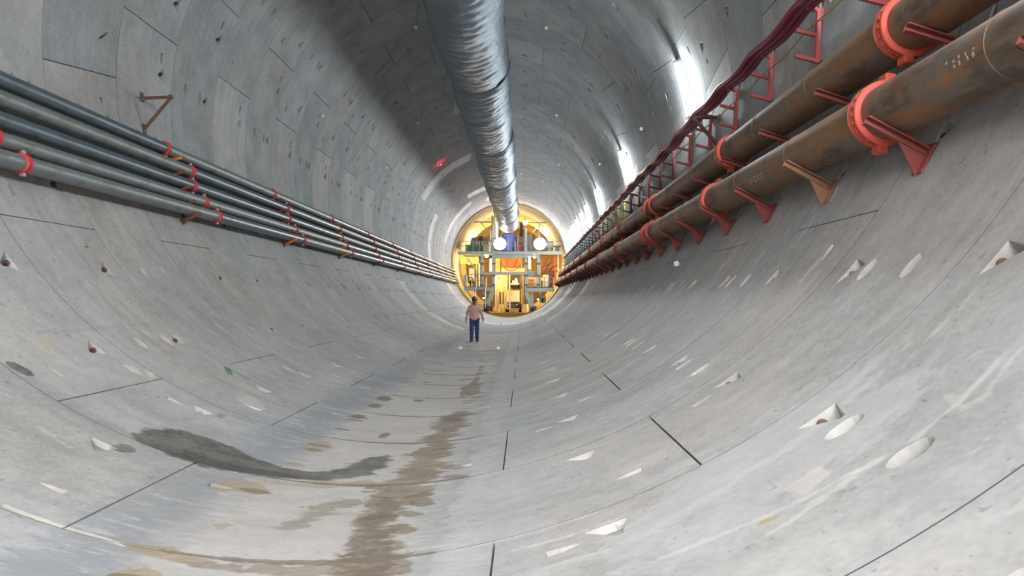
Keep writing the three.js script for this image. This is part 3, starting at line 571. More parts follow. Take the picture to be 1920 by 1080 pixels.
{ const g = thing('machine_gantry', 'grey green steel gantry of the boring machine spanning the tunnel end', 'gantry');
  mesh('deck_beam', kb(80, 455, 972, 482, GD - .1, .3), M.gantry, g); mesh('deck_plate', kb(95, 456, 955, 464, GD + .2, 12), M.gantryDark, g);
  for (const [x0, y0, x1, y1] of [[275, 482, 298, 752], [372, 160, 396, 752], [648, 260, 668, 815], [752, 482, 775, 760]]) {
    const c = mesh('column', [kb(x0, y0, x1, y1, GD, .06), kb((x0 + x1) / 2 - 3, y0, (x0 + x1) / 2 + 3, y1, GD + .06, .25), kb(x0, y0, x1, y1, GD + .31, .06)], M.gantry, g);
    for (const yy of [560, 660, 740]) mesh('splice_plate', kb(x0 - 3, yy - 8, x1 + 3, yy + 8, GD - .03, .03), M.gantryDark, c);
  }
  for (const r of [[298, 633, 372, 650], [396, 630, 648, 652], [668, 484, 752, 500], [396, 484, 648, 512]]) mesh('cross_beam', kb(...r, GD + .05, .3), M.gantry, g);
  for (const [x0, x1, y] of [[138, 390, 752], [660, 892, 760]]) { const p = mesh('platform', kb(x0, y, x1, y + 10, GD - .05, 4), M.gantryDark, g); mesh('fascia', kb(x0, y + 6, x1, y + 34, GD - .12, .08), M.gantry, p); mesh('flange', kb(x0, y + 30, x1, y + 36, GD - .2, .2), M.gantry, p); }
  mesh('end_plate', kb(130, 655, 152, 748, GD - .1, .08), M.gantry, g);
  mesh('leg', bar(K(378, 792, GD), K(332, 905, GD), .42, .35), M.gantry, g); mesh('leg', bar(K(660, 800, GD), K(705, 922, GD), .4, .35), M.gantry, g); mesh('leg', bar(K(713, 795, GD + .3), K(713, 925, GD + .3), .26, .26), M.gantry, g);
  for (const [x0, y0, x1, y1] of [[300, 895, 345, 962], [688, 918, 748, 972]]) { const f = mesh('foot', kb(x0, y0, x1, y1, GD - .1, .9, .08), M.gantryDark, g); const c = K((x0 + x1) / 2, y1 - 14, GD - .2); mesh('wheel', new THREE.CylinderGeometry(.22, .22, .25, 20).rotateX(Math.PI / 2).translate(c.x, c.y, c.z), M.rubber, f); }
  mesh('brace', bar(K(160, 520, GD + 1), K(245, 612, GD + 1), .18, .18), M.cream, g); mesh('brace', bar(K(240, 500, GD + .8), K(240, 752, GD + .8), .14, .14), M.cream, g);
  mesh('soffit_panel', kb(780, 486, 960, 600, GD + 6, .2), M.brown, g); mesh('soffit_panel', kb(100, 486, 260, 560, GD + 8, .2), M.yellow, g);
}
function railing(label, x0, x1, yTop, yBase, d, n) {
  const g = thing('guard_rail', label, 'railing');
  for (let i = 0; i <= n; i++) { const x = x0 + (x1 - x0) * i / n; mesh('rail_post', rod(K(x, yBase, d), K(x, yTop, d), .035, 8), M.steel, g); }
  for (const f of [0, .48]) { const y = yTop + (yBase - yTop) * f; mesh('rail', rod(K(x0, y, d), K(x1, y, d), .03, 8), M.steel, g); }
}
railing('steel guard rail along the upper gantry deck', 102, 965, 370, 455, GD - .02, 16);
railing('steel guard rail on the lower platform beside the stair', 152, 372, 650, 752, GD - .02, 5);
railing('short guard rail on the lower platform beside the slurry pipes', 775, 888, 672, 760, GD - .02, 3);
{ const g = thing('access_stair', 'dark steel stair with pale handrails down from the lower platform', 'stair');
  const a0 = K(240, 762, GD - .1), a1 = K(322, 762, GD - .1), yb = .8, run = 1.7;
  const foot = p => V(p.x, yb, p.z + run);
  mesh('stringer', bar(a0, foot(a0), .06, .22), M.gantryDark, g); mesh('stringer', bar(a1, foot(a1), .06, .22), M.gantryDark, g);
  const n = 9; for (let i = 1; i < n; i++) { const f = i / n; mesh('tread', bx(a1.x - a0.x - .06, .04, .24, (a0.x + a1.x) / 2, a0.y + (yb - a0.y) * f, a0.z + run * f), M.gantryDark, g); }
  for (const p of [a0, a1]) { const q = foot(p); mesh('handrail', rod(p.clone().add(V(0, 1, 0)), q.clone().add(V(0, 1, 0)), .035, 8), M.white, g); for (const f of [.02, .5, .98]) { const s = p.clone().lerp(q, f); mesh('handrail_post', rod(s, s.clone().add(V(0, 1, 0)), .025, 8), M.white, g); } } }
// deck load
{ const g = thing('storage_container', 'green steel container on the upper gantry deck', 'container'); mesh('body', kb(145, 402, 297, 455, GD + .9, 2.4, .04), M.green, g); for (let i = 1; i < 6; i++) mesh('rib', kb(145 + i * 25, 406, 149 + i * 25, 452, GD + .85, .06), M.green, g); mesh('lid', kb(142, 398, 300, 404, GD + .85, 2.5), M.green, g); }
{ const g = thing('dust_collector', 'mauve grey machine housing with sloped ends behind the green container', 'machine'); const s = new THREE.Shape([[183, 402], [195, 345], [210, 336], [320, 336], [340, 360], [345, 402]].map(([x, y]) => { const p = K(x, y, GD + 4); return new THREE.Vector2(p.x, p.y); }));
  mesh('housing', new THREE.ExtrudeGeometry(s, { depth: 2.2, bevelEnabled: false }).translate(0, 0, -GD - 6.2), M.mauve, g); mesh('skid', kb(185, 402, 345, 452, GD + 4, 2.2), M.mauve, g); mesh('access_panel', kb(230, 375, 300, 398, GD + 3.96, .04), M.cream, g); }
{ const g = thing('control_box', 'dark maroon box standing on the machine housing', 'box'); mesh('body', kb(261, 326, 293, 360, GD + 3.4, .5, .04), M.maroon, g); mesh('pedestal', kb(272, 360, 282, 404, GD + 3.6, .15), M.maroon, g); mesh('base', kb(262, 402, 292, 453, GD + 3.5, .4), M.maroon, g); }
{ const g = thing('switch_cabinet', 'cream switch cabinet beside the green container', 'cabinet'); mesh('body', kb(299, 398, 346, 455, GD + .6, .7, .03), M.cream, g); mesh('door', kb(303, 402, 342, 450, GD + .56, .04), M.cream, g); mesh('handle', kb(325, 425, 332, 430, GD + .52, .04), M.dark, g); }
{ const g = thing('fan_frame', 'tall pale frame cabinet behind the floodlight', 'cabinet'); mesh('frame', [kb(352, 280, 358, 455, GD + 2.5, .1), kb(380, 280, 386, 455, GD + 2.5, .1), kb(352, 276, 386, 284, GD + 2.5, .1), kb(352, 360, 386, 366, GD + 2.5, .1)], M.cream, g); mesh('panel', kb(356, 284, 382, 455, GD + 2.6, .05), M.white, g); }
{ const g = thing('blue_tank', 'blue tank under the end of the ventilation duct', 'tank'); const c = K(516, 400, GD + 2); mesh('body', new THREE.CylinderGeometry(.85, .85, 1.7, 32).translate(c.x, K(0, 455, GD + 2).y + .87, c.z), M.blue, g); for (const f of [.3, .85, 1.4]) mesh('hoop', new THREE.TorusGeometry(.855, .03, 8, 40).rotateX(Math.PI / 2).translate(c.x, K(0, 455, GD + 2).y + f, c.z), M.blue, g); mesh('lid', new THREE.CylinderGeometry(.5, .86, .12, 32).translate(c.x, K(0, 455, GD + 2).y + 1.78, c.z), M.blue, g); }
{ const g = thing('fire_cabinet', 'pinkish red cabinet on the upper deck beside the column', 'cabinet'); mesh('body', kb(612, 402, 656, 456, GD + .5, .5, .03), M.pink, g); mesh('door', kb(616, 406, 652, 452, GD + .46, .04), M.pink, g); mesh('handle', kb(645, 426, 648, 436, GD + .43, .03), M.white, g); }
{ const g = thing('cable_drum', 'pale grey cable drum lying on the upper deck', 'drum'); const c = K(852, 418, GD + 1.2), y0 = K(0, 455, GD + 1.2).y; for (const s of [-1, 1]) mesh('flange', new THREE.CylinderGeometry(.62, .62, .06, 32).rotateZ(Math.PI / 2).translate(c.x + s * .42, y0 + .64, c.z), M.grey, g); mesh('core', new THREE.CylinderGeometry(.42, .42, .8, 28).rotateZ(Math.PI / 2).translate(c.x, y0 + .64, c.z), M.grey, g); }
{ const g = thing('work_bench', 'dark bench with a flat top at the deck end', 'bench'); mesh('bench_top', kb(893, 404, 952, 414, GD + .5, .9), M.dark, g); mesh('pedestal', kb(905, 414, 940, 455, GD + .6, .7), M.gantryDark, g); }
for (const [l, bar0, post, brace, lab] of [[-1, [[222, 206], [388, 208]], [[372, 150], [372, 300]], [[275, 210], [345, 290]], 'thin mast arm with a brace reaching over the green container'], [1, [[664, 212], [830, 213]], [[770, 213], [770, 455]], [[768, 240], [715, 292]], 'thin mast with a crossbar and brace over the cable drum']]) {
  const g = thing('mast', lab, 'mast'); mesh('crossbar', rod(K(...bar0[0], GD + .5), K(...bar0[1], GD + .5), .05, 8), M.gantryDark, g); mesh('upright', rod(K(post[1][0], 455, GD + .5), K(...post[0], GD + .5), .07, 8), M.gantry, g); mesh('brace', rod(K(...brace[0], GD + .5), K(...brace[1], GD + .5), .05, 8), M.cream, g); }
// floodlights facing along the tunnel
function floodlight(cx, cy, label) {
  const c = K(cx, cy, GD - .55), g = thing('floodlight', label, 'lamp', null, [c.x, c.y, c.z]);
  mesh('frame', [bx(1.3, .06, .06, 0, .62, -.1), bx(1.3, .06, .06, 0, -.62, -.1), bx(.06, 1.3, .06, -.62, 0, -.1), bx(.06, 1.3, .06, .62, 0, -.1), bx(.1, .1, .5, 0, -.6, -.3)], M.gantryDark, g);
  for (const x of [-.31, .31]) for (const y of [-.31, .31]) { mesh('stay', rod(V(x * 1.9, y * 1.9, -.1), V(x * .8, y * .8, -.12), .03, 6), M.gantryDark, g); }
  const h = mesh('reflector', new THREE.CylinderGeometry(.62, .3, .3, 40, 1, true).rotateX(Math.PI / 2).translate(0, 0, -.1), M.steel, g); mesh('lens', new THREE.SphereGeometry(.6, 40, 16, 0, 6.2832, 0, Math.PI / 2).scale(1, .12, 1).rotateX(Math.PI / 2).translate(0, 0, .03), M.floodGlow, h);
  const l = new THREE.RectAreaLight(FLOOD, 70, 1.06, 1.06); l.position.set(0, 0, .12); l.lookAt(l.getWorldPosition(V(0, 0, 0)).add(V(0, 0, 5))); l.quaternion.setFromUnitVectors(V(0, 0, -1), V(0, 0, 1)); g.add(l);
}
floodlight(438, 392, 'blinding white floodlight on the upper deck beside the blue tank'); floodlight(776, 392, 'blinding white floodlight on the upper deck beside the cable drum');
{ const a = K(412, 215, GD - .3), b = K(412, 345, GD - .3), g = thing('tube_lamp', 'upright white tube lamp fixed to the gantry column beside the duct', 'lamp'); mesh('housing', bar(a, b, .22, .06).translate(0, 0, -.08), M.housing, g); for (const x of [-.05, .05]) mesh('tube', rod(a.clone().add(V(x, 0, 0)), b.clone().add(V(x, 0, 0)), .045, 10), M.floodGlow, g);
  const l = new THREE.RectAreaLight(FLOOD, 60, .2, b.y === a.y ? 1 : Math.abs(b.y - a.y)); l.position.set(a.x, (a.y + b.y) / 2, a.z + .06); l.quaternion.setFromUnitVectors(V(0, 0, -1), V(0, 0, 1)); g.add(l); }
for (const [x, y0, y1, lab] of [[360, 515, 625, 'upright warm tube lamp under the deck beside the stair platform column'], [688, 505, 605, 'upright warm tube lamp under the deck above the hose coils']]) {
  const a = K(x, y0, GD + .55), b = K(x, y1, GD + .55), g = thing('tube_lamp', lab, 'lamp'); mesh('housing', bar(a, b, .2, .06).translate(0, 0, -.08), M.housing, g); for (const o of [-.05, .05]) mesh('tube', rod(a.clone().add(V(o, 0, 0)), b.clone().add(V(o, 0, 0)), .045, 10), M.warmGlow, g);
  const l = new THREE.RectAreaLight(WARM, 30, .2, a.y - b.y); l.position.set(a.x, (a.y + b.y) / 2, a.z + .06); l.quaternion.setFromUnitVectors(V(0, 0, -1), V(0, 0, 1)); g.add(l);
}
function workLamp(p, power, label, group, big = .14) {
  const g = thing('work_lamp', label, 'lamp', group, [p.x, p.y, p.z]); mesh('bulb', new THREE.SphereGeometry(big, 20, 14), M.warmGlow, g); mesh('socket', new THREE.CylinderGeometry(.06, .08, .14, 12).translate(0, big + .06, 0), M.dark, g); mesh('hanger', rod(V(0, big + .1, 0), V(0, big + .5, 0), .012, 6), M.dark, g);
  const l = new THREE.PointLight(WARM, power, 0, 2); l.castShadow = true; g.add(l);
}
workLamp(K(325, 492, GD + .6), 26, 'round warm lamp under the gantry deck beside the stair platform', null, .22); workLamp(K(730, 496, GD + .6), 26, 'round warm lamp under the gantry deck above the red hoses', null, .22);
workLamp(K(652, 212, GD - .2), 10, 'pinkish warm lamp on the column top beside the duct', null, .26);
for (const [x, y, d, p] of [[180, 560, 79, 44], [500, 470, 84, 70], [430, 700, 76, 9], [840, 640, 80, 50], [575, 690, 82, 10], [200, 320, 83, 60], [500, 250, 80, 50], [800, 300, 83, 60], [300, 850, 78, 16], [760, 860, 78, 16]]) workLamp(K(x, y, d), p, 'warm bulb hanging inside the machine gantry', 'bulbs inside the gantry', .1);
// things seen between the columns
{ const g = thing('bulkhead_panels', 'tall row of cream yellow steel panels beside the service vehicle', 'panel'); for (const [x0, y0, x1, y1] of [[398, 655, 432, 940], [434, 655, 470, 800], [472, 655, 498, 940], [400, 515, 440, 628]]) mesh('panel', kb(x0, y0, x1, y1, GD + 3, .12), M.yellow, g); for (const x of [400, 452, 498]) mesh('panel_post', kb(x - 4, 655, x + 4, 945, GD + 2.9, .12), M.cream, g); }
{ const g = thing('tarpaulin', 'orange tarpaulin slung under the gantry deck', 'tarpaulin'); const s = new THREE.Shape([[445, 514], [628, 514], [604, 560], [572, 590], [540, 596], [486, 590], [462, 560]].map(([x, y]) => { const p = K(x, y, GD + 1.5); return new THREE.Vector2(p.x, p.y); })); mesh('sheet', new THREE.ExtrudeGeometry(s, { depth: .04, bevelEnabled: true, bevelSize: .03, bevelThickness: .03, bevelSegments: 2 }).rotateX(0).translate(0, 0, -GD - 1.5), M.orange, g); mesh('hem_rope', rod(K(445, 514, GD + 1.45), K(628, 514, GD + 1.45), .03, 6), M.redHose, g); }
top('red_hose', tube([[452, 520], [462, 575], [500, 612], [545, 620], [590, 590], [612, 545], [625, 515]].map(([x, y]) => K(x, y, GD + 1.2)), .045, 8, 60), M.redHose, 'red hose looping below the orange tarpaulin', 'hose');
top('cream_girder', [kb(450, 594, 648, 600, GD + 3, .4), kb(450, 622, 648, 628, GD + 3, .4), kb(450, 600, 648, 622, GD + 3.15, .1)], M.cream, 'cream girder crossing behind the orange tarpaulin', 'girder');
{ const g = thing('service_vehicle', 'service vehicle with a white box body parked on the dirt under the gantry', 'vehicle'); const d = GD + 5;
  mesh('box_body', kb(500, 785, 602, 884, d, 3, .06), M.white, g); mesh('hatch', kb(503, 790, 545, 828, d - .04, .04), M.cream, g); mesh('chassis', kb(505, 884, 598, 935, d - .3, 4, .05), M.dark, g); mesh('grille', kb(522, 896, 570, 930, d - .36, .06), M.gantryDark, g);
  for (const x of [498, 608]) { const c = K(x, 0, d + .3); for (const z of [.2, 2.6]) { const w = mesh('wheel', new THREE.CylinderGeometry(.42, .42, .3, 28).rotateZ(Math.PI / 2).translate(c.x, .845, -d - .3 - z), M.rubber, g); mesh('hub', new THREE.CylinderGeometry(.16, .16, .32, 16).rotateZ(Math.PI / 2).translate(c.x, .845, -d - .3 - z), M.steel, w); } }
  for (const x of [515, 580]) mesh('headlight', new THREE.CylinderGeometry(.09, .09, .06, 18).rotateX(Math.PI / 2).translate(K(x, 905, d - .36).x, K(x, 905, d - .36).y, -d + .36), M.cream, g);
  mesh('bumper', kb(502, 935, 602, 950, d - .45, .15, .03), M.steel, g); mesh('mirror_arm', rod(K(500, 800, d - .05), K(486, 780, d - .05), .03, 6), M.dark, g); }
{ const g = thing('drive_unit', 'dark drive unit block under the gantry behind the vehicle', 'machine'); mesh('body', kb(505, 655, 622, 765, GD + 9, 3), M.dark, g); for (const x of [512, 612]) mesh('guide_post', kb(x - 8, 655, x + 8, 770, GD + 8.8, .2), M.maroon, g); mesh('valve_block', kb(540, 700, 590, 745, GD + 8.7, .3, .05), M.steel, g); mesh('manifold', rod(K(530, 730, GD + 8.6), K(600, 730, GD + 8.6), .1, 12), M.cream, g); }
{ let n = 0; for (const [x, y] of [[688, 700], [714, 700], [688, 732], [714, 732]]) { const c = K(x, y, GD + .6), g = thing('hose_coil', y < 710 ? 'coiled orange red hose in the upper row beside the column' : 'coiled orange red hose in the lower row beside the column', 'hose', y < 710 ? 'upper hose coils' : 'lower hose coils', [c.x, c.y, c.z]); mesh('coil', [new THREE.TorusGeometry(.115, .035, 8, 28), new THREE.TorusGeometry(.115, .035, 8, 28).translate(0, 0, -.065), new THREE.TorusGeometry(.105, .035, 8, 28).translate(0, 0, -.13)], M.redHose, g); mesh('hook', rod(V(0, .08, .05), V(0, .08, -.45), .014, 6), M.steel, g); n++; } }
{ const g = thing('ribbed_board', 'pale ribbed board above the hose coils', 'board'); mesh('panel', kb(668, 622, 750, 668, GD + .5, .06), M.grey, g); for (let i = 0; i < 8; i++) mesh('rib', kb(672 + i * 10, 624, 676 + i * 10, 666, GD + .45, .05), M.grey, g); mesh('backing_board', kb(668, 672, 750, 752, GD + 1.1, .05), M.cream, g); }
{ const g = thing('valve_cabinet', 'cream cabinet with a bright lime vest hung on it on the lower platform', 'cabinet'); mesh('body', kb(800, 655, 850, 758, GD + 1.6, .8, .04), M.cream, g); mesh('vest', kb(786, 680, 802, 705, GD + 1.4, .12, .05), M.lime, g); mesh('door', kb(806, 662, 844, 750, GD + 1.56, .04), M.cream, g); }
{ const g = thing('pump_skid', 'pale pump skid under the lower platform beside the tunnel wall', 'machine'); mesh('housing', kb(778, 822, 822, 850, GD + .6, .9, .06), M.grey, g); for (const x of [784, 812]) mesh('skid_leg', kb(x - 5, 850, x + 5, 895, GD + .7, .2), M.grey, g); mesh('motor', new THREE.CylinderGeometry(.28, .28, .6, 20).rotateZ(Math.PI / 2).translate(K(800, 866, GD + 1).x, K(800, 866, GD + 1).y, -GD - 1), M.dark, g); }
{ const g = thing('tool_box', 'dark red tool box at the foot of the stair', 'box'); const x = K(322, 0, 73).x + .3; mesh('body', rbx(.6, .45, .5, .04, x + .1, .86, -72.4), M.maroon, g); mesh('lid', rbx(.62, .08, .52, .03, x + .1, 1.12, -72.4), std(0xa03040, .6), g); mesh('handle', tube([V(x - .05, 1.15, -72.4), V(x, 1.24, -72.4), V(x + .2, 1.24, -72.4), V(x + .25, 1.15, -72.4)], .015, 6), M.steel, g); }
{ const g = thing('gate_valve', 'dark valve assembly behind the lower platform rail', 'valve'); const c = K(190, 700, GD + 1); mesh('hand_wheel', new THREE.TorusGeometry(.3, .05, 8, 28).rotateY(.7).translate(c.x, c.y, c.z), M.dark, g); mesh('spindle', rod(V(c.x, c.y, c.z), V(c.x, K(0, 752, GD + 1).y, c.z), .08, 10), M.dark, g); for (let i = 0; i < 3; i++) mesh('spoke', rod(V(c.x + .22 * Math.cos(i * 1.047), c.y + .28 * Math.sin(i * 1.047), c.z), V(c.x - .22 * Math.cos(i * 1.047), c.y - .28 * Math.sin(i * 1.047), c.z), .025, 6), M.dark, g); }
for (const [x, y0, y1, m, l] of [[262, 560, 752, 'cream', 'cream riser pipe beside the stair platform'], [905, 500, 735, 'redHose', 'red riser pipe by the slurry pipe ends'], [930, 490, 690, 'cream', 'cream riser pipe by the slurry pipe ends'], [520, 652, 945, 'cream', 'cream upright pipe beside the white vehicle']]) top('riser_pipe', rod(K(x, y1, GD + 2.2), K(x, y0, GD + 2.2), .09, 12), M[m], l, 'pipe');

// clutter around the gantry
for (let i = 0; i < 2; i++) { const c = K(566 + i * 22, 0, GD + .75), y0 = K(0, 456, GD + .75).y; top('gas_cylinder', new THREE.LatheGeometry([[0, 0], [.1, 0], [.11, .03], [.11, .85], [.07, .95], [.03, .99], [.03, 1.08], [0, 1.08]].map(p => new THREE.Vector2(...p)), 18).translate(c.x, y0, c.z), i % 2 ? M.brown : M.steel, i % 2 ? 'brown gas cylinder standing between the blue tank and the red cabinet' : 'steel gas cylinder standing between the blue tank and the red cabinet', 'gas cylinder'); }
{ const g = thing('ribbed_hose', 'dark ribbed hose hanging beside the end of the duct', 'hose'); const a = K(622, 215, GD + .8), b = K(618, 330, GD + .8); mesh('hose', rod(a, b, .16, 14), M.maroon, g); for (let i = 0; i < 12; i++) { const p = a.clone().lerp(b, (i + .5) / 12); mesh('rib', new THREE.TorusGeometry(.165, .03, 6, 18).rotateX(Math.PI / 2).translate(p.x, p.y, p.z), M.dark, g); } mesh('bracket', rod(a, K(650, 215, GD + .3), .04, 6), M.gantryDark, g); }
for (let i = 0; i < 3; i++) { const c = K(570 + i * 58, 0, GD + 3.6); const g = thing('locker', ['tall cream locker behind the gas cylinders', 'tall mauve locker behind the red cabinet', 'tall grey locker behind the gantry column'][i], 'locker'); const y0 = K(0, 456, GD + 3.5).y, m = [M.cream, M.mauve, M.grey][i]; mesh('body', rbx(.62, 1.7, .6, .03, c.x, y0 + .85, c.z), m, g); mesh('door', rbx(.54, 1.58, .03, .01, c.x, y0 + .86, c.z + .31), m, g); mesh('handle', bx(.03, .18, .04, c.x + .2, y0 + .9, c.z + .34), M.dark, g); }
{ const g = thing('pump_manifold', 'dark red pipe manifold on the lower platform by the slurry pipe ends', 'pump'); const P = (x, y) => K(x, y, GD + 3.2); for (const l of [[[800, 640], [840, 575], [880, 540]], [[830, 650], [870, 600], [920, 570]], [[855, 690], [880, 640], [925, 620]], [[790, 600], [820, 560], [830, 520]]]) mesh('pipe', tube(l.map(q => P(...q)), .12, 10, 20), M.armRed, g); for (const q of [[840, 575], [870, 600], [880, 640]]) mesh('flange', new THREE.CylinderGeometry(.2, .2, .1, 18).rotateZ(.9).translate(P(...q).x, P(...q).y, P(...q).z), M.maroon, g); mesh('motor', new THREE.CylinderGeometry(.34, .34, .8, 22).rotateZ(Math.PI / 2).translate(P(862, 650).x, P(862, 650).y, P(862, 650).z), M.steelRust, g); mesh('stand', kb(850, 665, 875, 758, GD + 3.1, .5), M.steelRust, g); }
{ const g = thing('rust_crate', 'rust brown crate on the lower platform beside the cream cabinet', 'crate'); mesh('body', kb(856, 706, 884, 758, GD + .8, .7, .03), M.steelRust, g); for (const y of [715, 735]) mesh('slat', kb(855, y, 885, y + 6, GD + .76, .04), M.armRust, g); }
{ const g = thing('notice_board', 'pale notice board on the wall beyond the stair platform', 'board'); mesh('board', kb(178, 600, 222, 700, GD + 5, .06), M.white, g); mesh('board_frame', [kb(174, 596, 226, 602, GD + 4.95, .12), kb(174, 698, 226, 704, GD + 4.95, .12)], M.cream, g); mesh('board_post', kb(196, 700, 204, 770, GD + 5, .1), M.cream, g); }
for (const [x0, x1, l, m] of [[432, 466, 'yellow oil drum standing beside the cream panels', 'yellow'], [640, 668, 'pale oil drum standing beside the service vehicle', 'cream']]) { const c = K((x0 + x1) / 2, 0, GD + 4), g = thing('oil_drum', l, 'drum'); mesh('body', new THREE.CylinderGeometry(.29, .29, .86, 24).translate(c.x, .86, c.z), M[m], g); for (const y of [.44, .72, 1.0, 1.28]) mesh('hoop', new THREE.TorusGeometry(.292, .014, 6, 28).rotateX(Math.PI / 2).translate(c.x, y, c.z), M[m], g); }
for (const [x, lab] of [[630, 'tall scaffold ladder between the vehicle and the gantry column']]) { const g = thing('ladder', lab, 'ladder'); const d = GD + 2; for (const o of [-5, 5]) mesh('ladder_rail', rod(K(x + o, 940, d), K(x + o, 660, d), .03, 8), M.cream, g); for (let i = 0; i < 11; i++) mesh('rung', rod(K(x - 5, 930 - i * 25, d), K(x + 5, 930 - i * 25, d), .02, 6), M.cream, g); }

// ------------------------------------------------------------------ the man walking towards the camera
{
  const seg = (p, a, b, ra, rb) => { const ax = b[0] - a[0], ay = b[1] - a[1], az = b[2] - a[2], px = p[0] - a[0], py = p[1] - a[1], pz = p[2] - a[2]; const t = clamp((px * ax + py * ay + pz * az) / (ax * ax + ay * ay + az * az)); return Math.hypot(px - ax * t, py - ay * t, pz - az * t) - (ra + (rb - ra) * t); };
  const smin = (a, b, k) => { const h = Math.max(k - Math.abs(a - b), 0) / k; return Math.min(a, b) - h * h * k * .25; };
  const ell = (p, c, r) => { const x = (p[0] - c[0]) / r[0], y = (p[1] - c[1]) / r[1], z = (p[2] - c[2]) / r[2], k = Math.hypot(x, y, z); return (k - 1) * Math.min(...r); };
  function mc(f, c, half, res) {
    const m = new MarchingCubes(res, new THREE.MeshStandardMaterial(), false, false, 120000); m.isolation = 0; const h = res / 2, p = [0, 0, 0];
    for (let z = 0; z < res; z++) for (let y = 0; y < res; y++) for (let x = 0; x < res; x++) { p[0] = c[0] + (x - h) / h * half; p[1] = c[1] + (y - h) / h * half; p[2] = c[2] + (z - h) / h * half; m.field[x + y * res + z * res * res] = -f(p); }
    m.update(); const n = m.count, P = new Float32Array(n * 3), Q = new Float32Array(n * 3);
    for (let i = 0; i < n * 3; i++) { P[i] = m.positionArray[i] * half + c[i % 3]; Q[i] = m.normalArray[i]; }
    const g = new THREE.BufferGeometry(); g.setAttribute('position', new THREE.BufferAttribute(P, 3)); g.setAttribute('normal', new THREE.BufferAttribute(Q, 3)); g.setAttribute('uv', new THREE.BufferAttribute(new Float32Array(n * 2), 2)); return g;
  }
  const J = { hipR: [-.09, .9, 0], kneeR: [-.105, .49, .1], ankR: [-.11, .09, .12], hipL: [.09, .9, 0], kneeL: [.1, .49, .03], ankL: [.105, .1, -.14],
    shR: [-.175, 1.355, 0], elR: [-.285, 1.1, -.04], wrR: [-.325, .88, .06], shL: [.175, 1.355, 0], elL: [.29, 1.1, -.02], wrL: [.335, .89, .1] };
  const legs = (p, e) => smin(smin(seg(p, J.hipR, J.kneeR, .092 + e, .06 + e), seg(p, J.kneeR, J.ankR, .06 + e, .042 + e * 1.4), .04), smin(seg(p, J.hipL, J.kneeL, .092 + e, .06 + e), seg(p, J.kneeL, J.ankL, .06 + e, .042 + e * 1.4), .04), .03);
  const trunk = (p, e) => smin(smin(ell(p, [0, .95, 0], [.17 + e, .13 + e, .115 + e]), ell(p, [0, 1.13, .01], [.16 + e, .18 + e, .11 + e]), .1), smin(ell(p, [0, 1.29, 0], [.168 + e, .15 + e, .112 + e]), seg(p, J.shR, J.shL, .06 + e, .06 + e), .08), .1);
  const arms = (p, e) => Math.min(smin(seg(p, J.shR, J.elR, .056 + e, .043 + e), seg(p, J.elR, J.wrR, .043 + e, .03 + e), .03), smin(seg(p, J.shL, J.elL, .056 + e, .043 + e), seg(p, J.elL, J.wrL, .043 + e, .03 + e), .03));
  const headC = [0, 1.565, .02];
  const neck = p => seg(p, [0, 1.36, -.01], [0, 1.5, .005], .062, .056);
  const bodyF = p => smin(smin(smin(trunk(p, 0), arms(p, 0), .05), legs(p, 0), .05), neck(p), .05);
  const headF = p => {
    let d = smin(ell(p, headC, [.075, .11, .095]), ell(p, [0, 1.51, .05], [.056, .065, .06]), .04);
    d = smin(d, seg(p, [0, 1.575, .112], [0, 1.54, .13], .01, .016), .015);
    for (const s of [-1, 1]) { d = smin(d, ell(p, [s * .078, 1.555, .01], [.012, .032, .02]), .01); d = Math.max(d, -ell(p, [s * .032, 1.58, .115], [.018, .011, .018])); d = smin(d, ell(p, [s * .032, 1.579, .098], [.013, .011, .012]), .004); }
    d = smin(d, ell(p, [0, 1.506, .108], [.026, .008, .012]), .006); d = smin(d, neck(p), .03); return d;
  };
  const hand = (w, s) => {
    const dx = s * .12, P0 = [w[0] + s * .005, w[1] - .035, w[2] + .008], P1 = [w[0] + s * .01, w[1] - .085, w[2] + .02], fing = [];
    for (let i = 0; i < 4; i++) { const o = (i - 1.5) * .019, L = [.034, .04, .037, .028][i], k = [P1[0], P1[1] - .004 + Math.abs(o) * -.0, P1[2] - o], a = [k[0] - s * .004, k[1] - L, k[2] + .006], b = [a[0] - s * .016, a[1] - L * .7, a[2] + .006], c = [b[0] - s * .018, b[1] - L * .35, b[2] + .002]; fing.push([k, a, .0092, .0085], [a, b, .0085, .008], [b, c, .008, .007]); }
    const t0 = [P0[0], P0[1] - .01, P0[2] + .022], t1 = [t0[0] - s * .014, t0[1] - .03, t0[2] + .026], t2 = [t1[0] - s * .01, t1[1] - .03, t1[2] + .004]; fing.push([t0, t1, .012, .01], [t1, t2, .01, .0085]);
    return p => { let d = smin(seg(p, w, P0, .029, .028), ell(p, [(P0[0] + P1[0]) / 2, (P0[1] + P1[1]) / 2, (P0[2] + P1[2]) / 2], [.016, .052, .04]), .02); for (const f of fing) d = smin(d, seg(p, ...f), .006); return d; };
  };
  const skin = [mc(bodyF, [0, .8, 0], .86, 120), mc(headF, [0, 1.53, .01], .2, 70), mc(hand(J.wrR, -1), [J.wrR[0], J.wrR[1] - .07, J.wrR[2]], .14, 64), mc(hand(J.wrL, 1), [J.wrL[0], J.wrL[1] - .07, J.wrL[2]], .14, 64)];
  const fold = p => .006 * Math.sin(p[1] * 46 + p[0] * 30) * Math.sin(p[0] * 25 + p[2] * 30 + 1);
